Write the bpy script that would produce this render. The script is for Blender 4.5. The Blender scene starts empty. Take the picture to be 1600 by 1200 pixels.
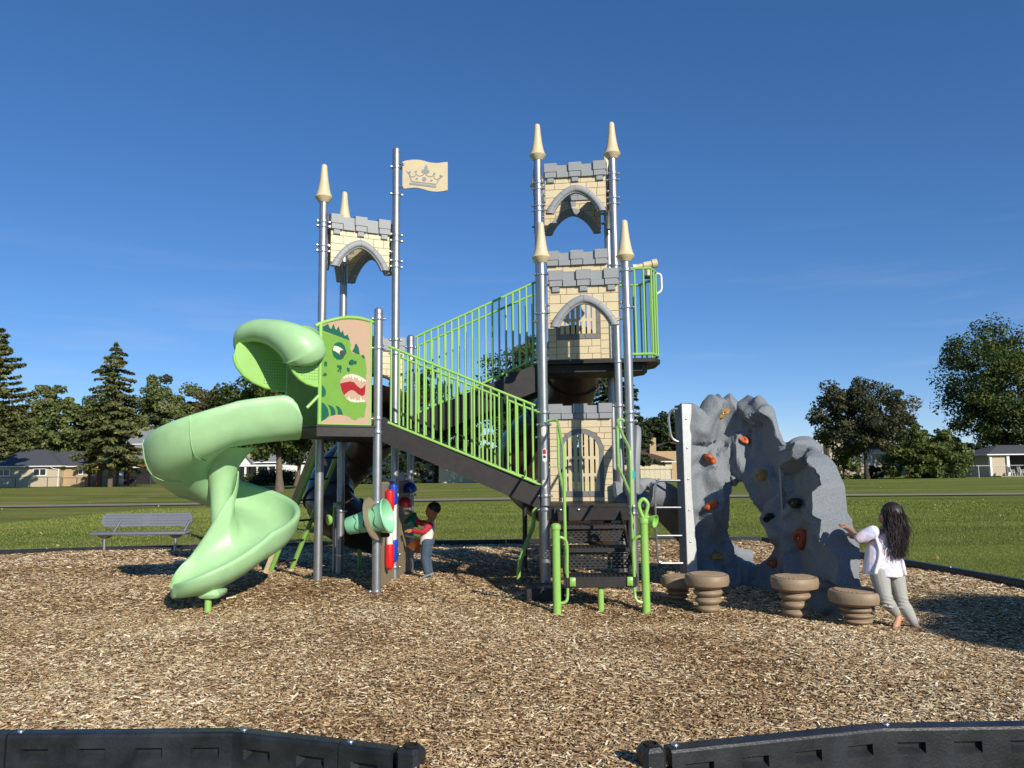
import bpy, bmesh, math, random
import numpy as np
from mathutils import Vector, Matrix
random.seed(7); RNG = np.random.default_rng(11)
SC = bpy.context.scene
COL = SC.collection
R = math.radians

# ------------------------------------------------------------------ camera, sky, sun, exposure
EYE = Vector((0, 0, 1.5)); FPX = 1200.0; PITCH = math.atan(133 / 1200.0); ROLL = R(0.65)
_f = Vector((0, math.cos(PITCH), math.sin(PITCH))); _u0 = Vector((0, -math.sin(PITCH), math.cos(PITCH))); _x = Vector((1, 0, 0))
_u = _u0 * math.cos(ROLL) + _x * math.sin(ROLL); _r = _x * math.cos(ROLL) - _u0 * math.sin(ROLL)
cam_data = bpy.data.cameras.new('camera'); cam = bpy.data.objects.new('camera', cam_data); COL.objects.link(cam)
cam_data.sensor_width = 36; cam_data.lens = 36 * FPX / 1600; cam_data.clip_start = .05; cam_data.clip_end = 3000
cam.matrix_world = Matrix((( _r.x, _u.x, -_f.x, EYE.x), (_r.y, _u.y, -_f.y, EYE.y), (_r.z, _u.z, -_f.z, EYE.z), (0, 0, 0, 1)))
SC.camera = cam
SUN_AZ = R(150); SUN_EL = R(26)          # clockwise from +Y: behind the camera, to its right
W = bpy.data.worlds.new('World'); SC.world = W; W.use_nodes = True
nt = W.node_tree; nt.nodes.clear()
sky = nt.nodes.new('ShaderNodeTexSky'); sky.sky_type = 'NISHITA'; sky.sun_disc = False
sky.sun_elevation = SUN_EL; sky.sun_rotation = SUN_AZ; sky.altitude = 200; sky.air_density = 0.7; sky.dust_density = .0; sky.ozone_density = 4
bg = nt.nodes.new('ShaderNodeBackground'); bg.inputs['Strength'].default_value = .127
out = nt.nodes.new('ShaderNodeOutputWorld')
# thin cirrus high in the sky, in world directions
tc = nt.nodes.new('ShaderNodeTexCoord'); mp = nt.nodes.new('ShaderNodeMapping'); mp.inputs['Scale'].default_value = (1.6, 1.6, 14)
mp.inputs['Rotation'].default_value = (0, R(8), 0)
nz = nt.nodes.new('ShaderNodeTexNoise'); nz.inputs['Scale'].default_value = 2.3; nz.inputs['Detail'].default_value = 6; nz.inputs['Roughness'].default_value = .55
cr = nt.nodes.new('ShaderNodeValToRGB'); cr.color_ramp.elements[0].position = .52; cr.color_ramp.elements[1].position = .8
cr.color_ramp.elements[0].color = (0, 0, 0, 1); cr.color_ramp.elements[1].color = (.55, .55, .55, 1)
sx = nt.nodes.new('ShaderNodeSeparateXYZ'); mr = nt.nodes.new('ShaderNodeMapRange')
mr.inputs['From Min'].default_value = .03; mr.inputs['From Max'].default_value = .30; mr.inputs['To Min'].default_value = .75; mr.inputs['To Max'].default_value = 0
mm = nt.nodes.new('ShaderNodeMath'); mm.operation = 'MULTIPLY'
mx = nt.nodes.new('ShaderNodeMix'); mx.data_type = 'RGBA'; mx.inputs[7].default_value = (3.4, 4.0, 4.8, 1)
L = nt.links.new
L(tc.outputs['Generated'], mp.inputs['Vector']); L(mp.outputs[0], nz.inputs['Vector']); L(nz.outputs['Fac'], cr.inputs['Fac'])
L(tc.outputs['Generated'], sx.inputs[0]); L(sx.outputs['Z'], mr.inputs['Value']); L(cr.outputs['Color'], mm.inputs[0]); L(mr.outputs[0], mm.inputs[1])
L(mm.outputs[0], mx.inputs[0]); hsv = nt.nodes.new('ShaderNodeHueSaturation'); hsv.inputs['Saturation'].default_value = 1.27
gam = nt.nodes.new('ShaderNodeGamma'); gam.inputs['Gamma'].default_value = .78
tnt = nt.nodes.new('ShaderNodeMix'); tnt.data_type = 'RGBA'; tnt.blend_type = 'MULTIPLY'; tnt.inputs[0].default_value = 1; tnt.inputs[7].default_value = (1.0, 1.0, 1.12, 1)
L(sky.outputs[0], gam.inputs['Color']); L(gam.outputs[0], hsv.inputs['Color']); L(hsv.outputs[0], tnt.inputs[6]); L(tnt.outputs[2], mx.inputs[6]); L(mx.outputs[2], bg.inputs['Color']); L(bg.outputs[0], out.inputs['Surface'])
sun_d = bpy.data.lights.new('sun', 'SUN'); sun_d.energy = 4.35; sun_d.angle = R(.53); sun_d.color = (1, .93, .82)
sun = bpy.data.objects.new('sun', sun_d); COL.objects.link(sun)
_sd = Vector((math.sin(SUN_AZ) * math.cos(SUN_EL), math.cos(SUN_AZ) * math.cos(SUN_EL), math.sin(SUN_EL)))
sun.location = _sd * 30; sun.rotation_euler = _sd.to_track_quat('Z', 'Y').to_euler()
SC.view_settings.view_transform = 'Standard'; SC.view_settings.look = 'None'; SC.view_settings.exposure = 0.35; SC.view_settings.gamma = 1

def at(px, py, Y):
    """world point at depth Y seen at pixel (px,py) of the 1600x1200 photograph"""
    d = _r * ((px - 800) / FPX) + _u * ((600 - py) / FPX) + _f
    return EYE + d * (Y / d.y)
def zat(px, py, Y): return at(px, py, Y).z
def xat(px, py, Y): return at(px, py, Y).x

# ------------------------------------------------------------------ materials
def lin(h):
    h = h.lstrip('#'); c = [int(h[i:i + 2], 16) / 255 for i in (0, 2, 4)]
    return tuple(x / 12.92 if x <= .04045 else ((x + .055) / 1.055) ** 2.4 for x in c) + (1,)
MATS = {}
def mat(name, hexc, rough=.5, metal=0, var=.12, scale=6, bump=0, bscale=60, spec=.5, coat=0, hex2=None, obj_coords=True, detail=4):
    m = bpy.data.materials.new(name); m.use_nodes = True; t = m.node_tree; n = t.nodes; p = n['Principled BSDF']
    c = lin(hexc); c2 = lin(hex2) if hex2 else tuple(x * (1 - var) for x in c[:3]) + (1,)
    g = n.new('ShaderNodeNewGeometry'); z = n.new('ShaderNodeTexNoise'); z.inputs['Scale'].default_value = scale; z.inputs['Detail'].default_value = detail; z.inputs['Roughness'].default_value = .6
    t.links.new(g.outputs['Position'], z.inputs['Vector'])
    rp = n.new('ShaderNodeValToRGB'); rp.color_ramp.elements[0].position = .35; rp.color_ramp.elements[1].position = .68
    rp.color_ramp.elements[0].color = c2; rp.color_ramp.elements[1].color = c
    t.links.new(z.outputs['Fac'], rp.inputs['Fac']); t.links.new(rp.outputs['Color'], p.inputs['Base Color'])
    p.inputs['Roughness'].default_value = rough; p.inputs['Metallic'].default_value = metal; p.inputs['Specular IOR Level'].default_value = spec
    if coat: p.inputs['Coat Weight'].default_value = coat; p.inputs['Coat Roughness'].default_value = .15
    if bump:
        b = n.new('ShaderNodeTexNoise'); b.inputs['Scale'].default_value = bscale; b.inputs['Detail'].default_value = 3
        t.links.new(g.outputs['Position'], b.inputs['Vector'])
        bp = n.new('ShaderNodeBump'); bp.inputs['Strength'].default_value = bump; bp.inputs['Distance'].default_value = .01
        t.links.new(b.outputs['Fac'], bp.inputs['Height']); t.links.new(bp.outputs[0], p.inputs['Normal'])
    MATS[name] = m; return m
def tintmat(name, stops, rough=.7, trans=0, noise=0, nscale=3):
    """colour from a per-face 'tint' attribute through a ramp"""
    m = bpy.data.materials.new(name); m.use_nodes = True; t = m.node_tree; n = t.nodes; p = n['Principled BSDF']; o = n['Material Output']
    a = n.new('ShaderNodeAttribute'); a.attribute_name = 'tint'; rp = n.new('ShaderNodeValToRGB')
    e = rp.color_ramp.elements
    while len(e) < len(stops): e.new(.5)
    for i, (pos, h) in enumerate(stops): e[i].position = pos; e[i].color = lin(h)
    fac = a.outputs['Fac']
    if noise:
        g = n.new('ShaderNodeNewGeometry'); z = n.new('ShaderNodeTexNoise'); z.inputs['Scale'].default_value = nscale; z.inputs['Detail'].default_value = 3
        t.links.new(g.outputs['Position'], z.inputs['Vector'])
        ma = n.new('ShaderNodeMath'); ma.operation = 'MULTIPLY_ADD'; ma.inputs[1].default_value = noise; 
        sb = n.new('ShaderNodeMath'); sb.operation = 'SUBTRACT'; sb.inputs[1].default_value = .5
        t.links.new(z.outputs['Fac'], sb.inputs[0]); t.links.new(sb.outputs[0], ma.inputs[0]); t.links.new(fac, ma.inputs[2]); fac = ma.outputs[0]
    t.links.new(fac, rp.inputs['Fac']); t.links.new(rp.outputs['Color'], p.inputs['Base Color']); p.inputs['Roughness'].default_value = rough
    p.inputs['Specular IOR Level'].default_value = .25
    if trans:
        tr = n.new('ShaderNodeBsdfTranslucent'); t.links.new(rp.outputs['Color'], tr.inputs['Color'])
        ms = n.new('ShaderNodeMixShader'); ms.inputs[0].default_value = trans
        t.links.new(p.outputs[0], ms.inputs[1]); t.links.new(tr.outputs[0], ms.inputs[2]); t.links.new(ms.outputs[0], o.inputs['Surface'])
    MATS[name] = m; return m

mat('lime', '#8fc05e', .32, var=.10, scale=3, coat=.2)
mat('steel', '#a9abad', .4, metal=.8, var=.16, scale=9)
mat('clampsteel', '#c6c8ca', .3, metal=.9, var=.2, scale=30)
mat('mint', '#a4cf98', .42, var=.13, scale=3.1, coat=0, bump=.04, bscale=25)
mat('mintaqua', '#8fd0a4', .42, var=.10, scale=6)
mat('beige', '#d0c09c', .5, var=.08, scale=7)
mat('groove', '#857862', .7, var=.2, scale=20)
mat('granite', '#7f858a', .7, var=.3, scale=60, bump=.55, bscale=48, detail=5)
mat('granite_trim', '#989c9e', .55, var=.28, scale=220, bump=.15, bscale=200, detail=2)
mat('slot_grey', '#75787a', .6, var=.15, scale=30)
mat('blackdeck', '#1a1716', .55, var=.35, scale=14, bump=.15, bscale=120, hex2='#26221f')
mat('brown_tube', '#4b3a2e', .3, var=.18, scale=3, coat=.4)
mat('taupe', '#8f8168', .55, var=.1, scale=8)
mat('pink_panel', '#b59a82', .75, spec=.25, var=.05, scale=30)
mat('dino_green', '#6f9c40', .75, spec=.25, var=.06, scale=8)
mat('dino_dark', '#0e5c48', .75, spec=.25, var=.08, scale=10)
mat('cream', '#d2cdb8', .75, spec=.25, var=.05, scale=10)
mat('dino_red', '#9a1c27', .75, spec=.25, var=.08, scale=10)
mat('ink', '#26282b', .5, var=.1, scale=10)
mat('red_plastic', '#cf1f22', .28, var=.1, scale=6, coat=.4)
mat('blue_plastic', '#173fae', .28, var=.1, scale=6, coat=.4)
mat('green_plastic', '#0f7558', .28, var=.1, scale=6, coat=.4)
mat('orange_plastic', '#ec7a1c', .3, var=.1, scale=6, coat=.3)
mat('white_plastic', '#dedcd6', .4, var=.06, scale=6)
mat('pod', '#958067', .55, var=.22, scale=90, bump=.1, bscale=90, detail=2)
mat('pod_tread', '#5c4c3e', .8, var=.2, scale=40)
mat('hold_orange', '#c9622f', .55, var=.25, scale=40)
mat('hold_ochre', '#a8813f', .55, var=.25, scale=40)
mat('hold_grey', '#8b8a86', .55, var=.25, scale=40)
mat('hold_black', '#1b1b1c', .5, var=.3, scale=40)
mat('hold_rust', '#9c3f22', .55, var=.25, scale=40)
mat('strip', '#d4d6d4', .42, metal=.25, var=.1, scale=20)
mat('black_plastic', '#15171a', .42, var=.4, scale=5, bump=.2, bscale=70, hex2='#2c2f33')
mat('bench_grey', '#6f747c', .45, var=.12, scale=20)
mat('sticker_white', '#d9d7d0', .5); mat('sticker_red', '#9c2a25', .5); mat('sticker_teal', '#1aa0a4', .5)
mat('dark_hole', '#0c0c0c', .9)
# ------------------------------------------------------------------ mesh builder
WORLD = {}
class MB:
    def __init__(s): s.v = []; s.f = []
    def add(s, vs, fs):
        o = len(s.v); s.v += [tuple(p) for p in vs]; s.f += [tuple(i + o for i in f) for f in fs]; return s
    def box(s, c, size, M=None, taper=1.0):
        x, y, z = size[0] / 2, size[1] / 2, size[2] / 2; vs = []
        for k, t in ((-z, 1), (z, taper)):
            for a, b in ((-x, -y), (x, -y), (x, y), (-x, y)): vs.append(Vector((a * t, b * t, k)))
        if M is not None: vs = [M @ p for p in vs]
        vs = [p + Vector(c) for p in vs]
        return s.add(vs, [(3, 2, 1, 0), (4, 5, 6, 7), (0, 1, 5, 4), (1, 2, 6, 5), (2, 3, 7, 6), (3, 0, 4, 7)])
    def rbox(s, c, size, r=.01, M=None):
        """box with chamfered vertical-and-top edges (octagonal rounding on all edges)"""
        x, y, z = size[0] / 2, size[1] / 2, size[2] / 2; r = min(r, x * .9, y * .9, z * .9)
        def ring(zz, ins):
            X, Y = x - ins, y - ins; q = r * .999
            return [Vector(p) for p in ((-X + q, -Y, zz), (X - q, -Y, zz), (X, -Y + q, zz), (X, Y - q, zz), (X - q, Y, zz), (-X + q, Y, zz), (-X, Y - q, zz), (-X, -Y + q, zz))]
        rs = [ring(-z, r * .7), ring(-z + r, 0), ring(z - r, 0), ring(z, r * .7)]; vs = sum(rs, [])
        if M is not None: vs = [M @ p for p in vs]
        vs = [p + Vector(c) for p in vs]; fs = [tuple(range(7, -1, -1)), tuple(range(24, 32))]
        for k in range(3):
            for i in range(8): j = (i + 1) % 8; fs.append((k * 8 + i, k * 8 + j, k * 8 + 8 + j, k * 8 + 8 + i))
        return s.add(vs, fs)
    def tube(s, pts, r, n=10, caps=True, closed=False, sy=1.0, up=None):
        pts = [Vector(p) for p in pts]; m = len(pts); rr = r if isinstance(r, (list, tuple)) else [r] * m
        vs = []; fs = []; nrm = None
        for i, p in enumerate(pts):
            if closed: t = (pts[(i + 1) % m] - pts[i - 1]).normalized()
            else: t = (pts[min(i + 1, m - 1)] - pts[max(i - 1, 0)]).normalized()
            if nrm is None:
                a = Vector(up) if up is not None else (Vector((0, 0, 1)) if abs(t.z) < .9 else Vector((1, 0, 0))); nrm = (a - t * a.dot(t)).normalized()
            else: nrm = (nrm - t * nrm.dot(t)).normalized()
            b = t.cross(nrm)
            for k in range(n):
                an = 2 * math.pi * k / n; vs.append(p + nrm * (math.cos(an) * rr[i]) + b * (math.sin(an) * rr[i] * sy))
        for i in range(m if closed else m - 1):
            for k in range(n):
                a = i * n + k; b2 = i * n + (k + 1) % n; j = ((i + 1) % m) * n
                fs.append((a, b2, j + (k + 1) % n, j + k))
        if caps and not closed: fs.append(tuple(range(n - 1, -1, -1))); fs.append(tuple((m - 1) * n + k for k in range(n)))
        return s.add(vs, fs)
    def lathe(s, prof, n=20, c=(0, 0, 0), M=None, cap0=True, cap1=True):
        vs = []; fs = []
        for (r, z) in prof:
            for k in range(n): a = 2 * math.pi * k / n; vs.append(Vector((r * math.cos(a), r * math.sin(a), z)))
        if M is not None: vs = [M @ p for p in vs]
        vs = [p + Vector(c) for p in vs]
        for i in range(len(prof) - 1):
            for k in range(n): j = (k + 1) % n; fs.append((i * n + k, i * n + j, i * n + n + j, i * n + n + k))
        if cap0: fs.append(tuple(range(n - 1, -1, -1)))
        if cap1: fs.append(tuple((len(prof) - 1) * n + k for k in range(n)))
        return s.add(vs, fs)
    def prism(s, poly, F, d0, d1):
        """2-D outline (ccw seen from +normal) extruded between offsets d0<d1; F(u,v,d)->world"""
        n = len(poly); vs = [F(u, v, d0) for u, v in poly] + [F(u, v, d1) for u, v in poly]
        fs = [tuple(range(n - 1, -1, -1)), tuple(range(n, 2 * n))]
        for i in range(n): j = (i + 1) % n; fs.append((i, j, n + j, n + i))
        return s.add(vs, fs)
    def grid(s, rows, closed_u=False):
        m = len(rows[0]); vs = [p for r in rows for p in r]; fs = []
        for i in range(len(rows) - 1):
            for k in range(m if closed_u else m - 1):
                j = (k + 1) % m; fs.append((i * m + k, i * m + j, (i + 1) * m + j, (i + 1) * m + k))
        return s.add(vs, fs)
    def mesh(s, name, ang=38, recalc=True):
        me = bpy.data.meshes.new(name); me.from_pydata(s.v, [], s.f); me.update()
        if recalc:
            bm = bmesh.new(); bm.from_mesh(me); bmesh.ops.recalc_face_normals(bm, faces=bm.faces); bm.to_mesh(me); bm.free()
        if ang is None: me.shade_flat()
        else: me.shade_smooth(); me.set_sharp_from_angle(angle=R(ang))
        return me
    def obj(s, name, m, parent=None, ang=38, label=None, recalc=True):
        return link(name, s.mesh(name, ang, recalc), m, parent, label=label)
def link(name, me, m, parent=None, M=None, label=None):
    o = bpy.data.objects.new(name, me); COL.objects.link(o)
    if m is not None and len(me.materials) == 0: me.materials.append(MATS[m] if isinstance(m, str) else m)
    w = M if M is not None else Matrix.Identity(4)
    if parent is not None: o.parent = parent; o.matrix_parent_inverse = WORLD[parent].inverted()
    o.matrix_basis = w; WORLD[o] = w
    if label: o['label'] = label
    return o
def thing(name, label, cat, loc=(0, 0, 0), group=None):
    o = bpy.data.objects.new(name, None); COL.objects.link(o); o.empty_display_size = .2
    w = Matrix.Translation(Vector(loc)); o.matrix_basis = w; WORLD[o] = w
    o['label'] = label; o['category'] = cat
    if group: o['group'] = group
    return o
def tag(o, label, cat, group=None):
    o['label'] = label; o['category'] = cat
    if group: o['group'] = group
    return o
def T(x, y, z): return Matrix.Translation((x, y, z))
def RZ(a): return Matrix.Rotation(a, 4, 'Z')
def sm(pts, n=6):
    """Catmull-Rom through points"""
    P = [Vector(p) for p in pts]; P = [P[0] * 2 - P[1]] + P + [P[-1] * 2 - P[-2]]; o = []
    for i in range(1, len(P) - 2):
        for k in range(n):
            t = k / n; a, b, c, d = P[i - 1:i + 3]
            o.append(.5 * ((2 * b) + (c - a) * t + (2 * a - 5 * b + 4 * c - d) * t * t + (-a + 3 * b - 3 * c + d) * t ** 3))
    o.append(P[-2]); return o
def lerp(a, b, t): return a + (b - a) * t
def interp(x, xs, ys): return float(np.interp(x, xs, ys))
# ------------------------------------------------------------------ ground: lawn, path, wood chip pit
def chip_h(x, y):
    x = np.asarray(x, float); y = np.asarray(y, float)
    h = .018 * np.sin(x * 1.7 + .6 * y) + .015 * np.sin(y * 2.3 - x * .8 + 1) + .012 * np.sin(x * 3.9 + 2) * np.sin(y * 3.1)
    h = h + .07 * np.exp(-(((x + 1.25) / .55) ** 2 + ((y - 9.8) / .6) ** 2)) + .05 * np.exp(-(((x + 2.3) / .6) ** 2 + ((y - 9.6) / .6) ** 2))
    h = h - .03 * np.exp(-(((x + 3.5) / .8) ** 2 + ((y - 8.0) / .6) ** 2))
    h = h - .05 * np.exp(-(((x - .88) / .8) ** 2 + ((y - 7.6) / .5) ** 2)) + .03 * np.exp(-(((x - .9) / .9) ** 2 + ((y - 6.7) / .4) ** 2)) + .02 * np.sin(x * .9 + 1.3) * np.sin(y * 1.1)
    return h + .06
PIT = [(-.51, 3.97), (-.89, 4.13), (-1.5, 4.32), (-2.72, 4.33), (-3.9, 4.42), (-6.5, 4.9), (-9.5, 7.5), (-10.8, 11.5), (-9.9, 14.0), (-7.3, 14.6), (-4.9, 14.9), (-2.4, 15.05), (0, 15.1), (2.4, 15.1), (4.85, 15.05),
       (5.35, 12.9), (5.62, 11.1), (5.98, 9.1), (6.1, 7.0), (5.4, 5.1), (4.35, 4.45), (3.13, 4.31), (1.93, 4.28), (.66, 3.97), (.66, 3.25), (-.51, 3.25)]
def in_pit(x, y):
    x = np.asarray(x); y = np.asarray(y); c = np.zeros(x.shape, bool); n = len(PIT)
    for i in range(n):
        x1, y1 = PIT[i]; x2, y2 = PIT[(i + 1) % n]
        k = ((y1 > y) != (y2 > y)) & (x < (x2 - x1) * (y - y1) / (y2 - y1 + 1e-12) + x1); c ^= k
    return c
def lawn_h(x, y):
    x = np.asarray(x, float); y = np.asarray(y, float)
    near = -.05 * np.clip((11 - np.hypot((x + 2.3) * .9, y - 9.5)) / 3., 0, 1) * (np.abs(x + 2.3) < 9) * 0 - .17 * np.clip((6.5 - y) / 2.0, 0, 1)
    far = .05 * np.sin(x * .11 + 1) * np.clip((y - 22) / 20, 0, 1) + .06 * np.sin(y * .13) * np.clip((y - 22) / 20, 0, 1)
    hump = .22 * np.exp(-((y - 72) / 12.) ** 2) * np.clip((y - 45) / 20, 0, 1)
    return -.015 + near + far + hump
def axis(lst):
    o = []
    for a, b, st in lst: o += list(np.arange(a, b, st))
    return np.array(o + [lst[-1][1]])
def sheet(name, xs, ys, zf, m):
    X, Y = np.meshgrid(xs, ys); Z = zf(X, Y); v = np.stack([X, Y, Z], -1).reshape(-1, 3); nx, ny = len(xs), len(ys)
    idx = np.arange(nx * ny).reshape(ny, nx); f = np.stack([idx[:-1, :-1], idx[:-1, 1:], idx[1:, 1:], idx[1:, :-1]], -1).reshape(-1, 4)
    me = bpy.data.meshes.new(name); me.from_pydata(v.tolist(), [], f.tolist()); me.shade_smooth()
    return link(name, me, m)
# lawn material: mown stripes, dry patches
m = bpy.data.materials.new('lawn'); m.use_nodes = True; t = m.node_tree; n = t.nodes; p = n['Principled BSDF']; MATS['lawn'] = m; LK = t.links.new
g = n.new('ShaderNodeNewGeometry'); sp = n.new('ShaderNodeSeparateXYZ'); LK(g.outputs['Position'], sp.inputs[0])
mpp = n.new('ShaderNodeMapping'); mpp.inputs['Scale'].default_value = (.05, .42, 1); LK(g.outputs['Position'], mpp.inputs[0])
n1 = n.new('ShaderNodeTexNoise'); n1.inputs['Scale'].default_value = 1.4; n1.inputs['Detail'].default_value = 5; LK(mpp.outputs[0], n1.inputs['Vector'])
n2 = n.new('ShaderNodeTexNoise'); n2.inputs['Scale'].default_value = .22; n2.inputs['Detail'].default_value = 5; n2.inputs['Roughness'].default_value = .65; LK(g.outputs['Position'], n2.inputs['Vector'])
n3 = n.new('ShaderNodeTexNoise'); n3.inputs['Scale'].default_value = 26; n3.inputs['Detail'].default_value = 4; n3.inputs['Roughness'].default_value = .75; LK(g.outputs['Position'], n3.inputs['Vector'])
r1 = n.new('ShaderNodeValToRGB'); e = r1.color_ramp.elements; e[0].position = .32; e[0].color = lin('#5f6a2b'); e[1].position = .68; e[1].color = lin('#8a9245'); LK(n1.outputs['Fac'], r1.inputs['Fac'])
dry = n.new('ShaderNodeMapRange'); dry.inputs['From Min'].default_value = .47; dry.inputs['From Max'].default_value = .72; LK(n2.outputs['Fac'], dry.inputs['Value'])
lx = n.new('ShaderNodeMapRange'); lx.inputs['From Min'].default_value = 5; lx.inputs['From Max'].default_value = -9; lx.inputs['To Min'].default_value = .12; lx.inputs['To Max'].default_value = .85; LK(sp.outputs['X'], lx.inputs['Value'])
dm = n.new('ShaderNodeMath'); dm.operation = 'MULTIPLY'; LK(dry.outputs[0], dm.inputs[0]); LK(lx.outputs[0], dm.inputs[1])
x1 = n.new('ShaderNodeMix'); x1.data_type = 'RGBA'; x1.inputs[7].default_value = lin('#a18f58'); LK(dm.outputs[0], x1.inputs[0]); LK(r1.outputs[0], x1.inputs[6])
r3 = n.new('ShaderNodeValToRGB'); r3.color_ramp.elements[0].position = .3; r3.color_ramp.elements[0].color = (.45, .45, .45, 1); r3.color_ramp.elements[1].position = .7; r3.color_ramp.elements[1].color = (1.25, 1.25, 1.15, 1); LK(n3.outputs['Fac'], r3.inputs['Fac'])
x2 = n.new('ShaderNodeMix'); x2.data_type = 'RGBA'; x2.blend_type = 'MULTIPLY'; x2.inputs[0].default_value = .55; LK(x1.outputs[2], x2.inputs[6]); LK(r3.outputs[0], x2.inputs[7])
LK(x2.outputs[2], p.inputs['Base Color']); p.inputs['Roughness'].default_value = .9; p.inputs['Specular IOR Level'].default_value = .1
bp = n.new('ShaderNodeBump'); bp.inputs['Strength'].default_value = .9; bp.inputs['Distance'].default_value = .05; LK(n3.outputs['Fac'], bp.inputs['Height']); LK(bp.outputs[0], p.inputs['Normal'])
xs = axis([(-900, -120, 130), (-120, -30, 9), (-30, 30, 1.5), (30, 120, 9), (120, 900, 130)]); ys = axis([(-60, 0, 10), (0, 20, 1), (20, 120, 4), (120, 200, 16), (200, 1600, 200)])
o = sheet('lawn_ground', xs, ys, lambda X, Y: lawn_h(X, Y), 'lawn'); o['kind'] = 'structure'
# asphalt path across the park
mat('asphalt', '#938a77', .9, var=.15, scale=2)
rows = []
for x in np.arange(-70, 71, 3.0):
    yc = 39.3 + .6 * math.sin(x * .04) ; rows.append([Vector((x, yc + d, float(lawn_h(x, yc + d)) + .05)) for d in (-1.25, 0, 1.25)])
o = MB().grid(rows).obj('path', 'asphalt', ang=60); o['kind'] = 'structure'
# chip bed sheet
m = bpy.data.materials.new('chip_bed'); m.use_nodes = True; t = m.node_tree; n = t.nodes; p = n['Principled BSDF']; MATS['chip_bed'] = m; LK = t.links.new
g = n.new('ShaderNodeNewGeometry'); mpp = n.new('ShaderNodeMapping'); mpp.inputs['Scale'].default_value = (18, 46, 20); LK(g.outputs['Position'], mpp.inputs[0])
vo = n.new('ShaderNodeTexVoronoi'); vo.inputs['Scale'].default_value = 1; LK(mpp.outputs[0], vo.inputs['Vector'])
rp = n.new('ShaderNodeValToRGB'); e = rp.color_ramp.elements; e[0].position = 0; e[0].color = lin('#5a4431'); e[1].position = 1; e[1].color = lin('#b89a74'); e.new(.55).color = lin('#8a6e50')
hs = n.new('ShaderNodeSeparateColor'); LK(vo.outputs['Color'], hs.inputs[0]); LK(hs.outputs[0], rp.inputs['Fac']); LK(rp.outputs[0], p.inputs['Base Color'])
bp = n.new('ShaderNodeBump'); bp.inputs['Strength'].default_value = 1; bp.inputs['Distance'].default_value = .02; LK(vo.outputs['Distance'], bp.inputs['Height']); LK(bp.outputs[0], p.inputs['Normal'])
p.inputs['Roughness'].default_value = .95; p.inputs['Specular IOR Level'].default_value = .1
bm = bmesh.new(); bmesh.ops.create_grid(bm, x_segments=110, y_segments=80, size=1)
for v in bm.verts: v.co = Vector((v.co.x * 8.6 - 2.3, v.co.y * 6.2 + 9.3, 0))
def shrink(x, y): return in_pit(x, y)
kill = [f for f in bm.faces if not bool(in_pit(np.array([f.calc_center_median().x]), np.array([f.calc_center_median().y]))[0])]
bmesh.ops.delete(bm, geom=kill, context='FACES')
bverts = [v for v in bm.verts if v.is_boundary]
def near_edge(x, y):
    best = None
    for i in range(len(PIT)):
        a = Vector(PIT[i]); b = Vector(PIT[(i + 1) % len(PIT)]); ab = b - a; tt = max(0, min(1, (Vector((x, y)) - a).dot(ab) / ab.length_squared)); q = a + ab * tt
        dd = (q - Vector((x, y))).length
        if best is None or dd < best[0]: best = (dd, q)
    return best[1]
for v in bverts:
    q = near_edge(v.co.x, v.co.y); v.co.x, v.co.y = q.x, q.y
for v in bm.verts: v.co.z = float(chip_h(v.co.x, v.co.y))
me = bpy.data.meshes.new('wood_chip_ground'); bm.to_mesh(me); bm.free(); me.shade_smooth()
o = link('wood_chip_ground', me, 'chip_bed'); o['kind'] = 'structure'
# loose chips, each a small folded sliver with its own colour
tintmat('chips', [(0, '#4a3524'), (.16, '#7d5e40'), (.38, '#a7865f'), (.62, '#c7aa7e'), (.82, '#dfca9f'), (1, '#f0e4c4')], rough=.85, noise=.95, nscale=.5)
def chips():
    P = []; S = []
    for (y0, y1, dens, sc) in ((3.25, 5.0, 5000, .9), (5.0, 6.5, 3500, .95), (6.5, 8.5, 2400, 1.05), (8.5, 11.0, 1300, 1.3), (11.0, 15.1, 620, 1.75)):
        w = .78 * y1 + .7; n = int(dens * (y1 - y0) * 2 * w)
        x = RNG.uniform(-w, w, n); y = RNG.uniform(y0, y1, n); k = in_pit(x, y); P.append(np.stack([x[k], y[k]], 1)); S.append(np.full(k.sum(), sc))
    P = np.concatenate(P); S = np.concatenate(S); n = len(P)
    ln = S * RNG.gamma(4, .0040, n).clip(.005, .055); wd = S * RNG.uniform(.0024, .0072, n); a = RNG.uniform(0, np.pi, n)
    tx = RNG.normal(0, .17, n); ty = RNG.normal(0, .34, n)
    d = np.stack([np.cos(a) * np.cos(tx), np.sin(a) * np.cos(tx), np.sin(tx)], 1); s = np.stack([-np.sin(a) * np.cos(ty), np.cos(a) * np.cos(ty), np.sin(ty)], 1)
    c = np.stack([P[:, 0], P[:, 1], chip_h(P[:, 0], P[:, 1]) + .002 + RNG.uniform(0, .014, n) * S], 1)
    up = np.array([0, 0, 1.]) * (.0022 * S)[:, None]
    dl = d * ln[:, None]; sw = s * wd[:, None]; q = RNG.uniform(.55, 1, n)[:, None]
    V = np.stack([c - dl - sw * q, c - dl * .96 + up, c - dl + sw, c + dl + sw * q, c + dl * .97 + up, c + dl - sw], 1).reshape(-1, 3)
    base = np.arange(n)[:, None] * 6
    F = np.concatenate([base + np.array([[0, 5, 4, 1]]), base + np.array([[1, 4, 3, 2]])], 1).reshape(-1, 4)
    tint = np.clip(RNG.normal(.56, .29, n), 0, 1)
    fastmesh('wood_chips', V, F, np.repeat(tint, 2), 'chips')['kind'] = 'stuff'
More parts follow.
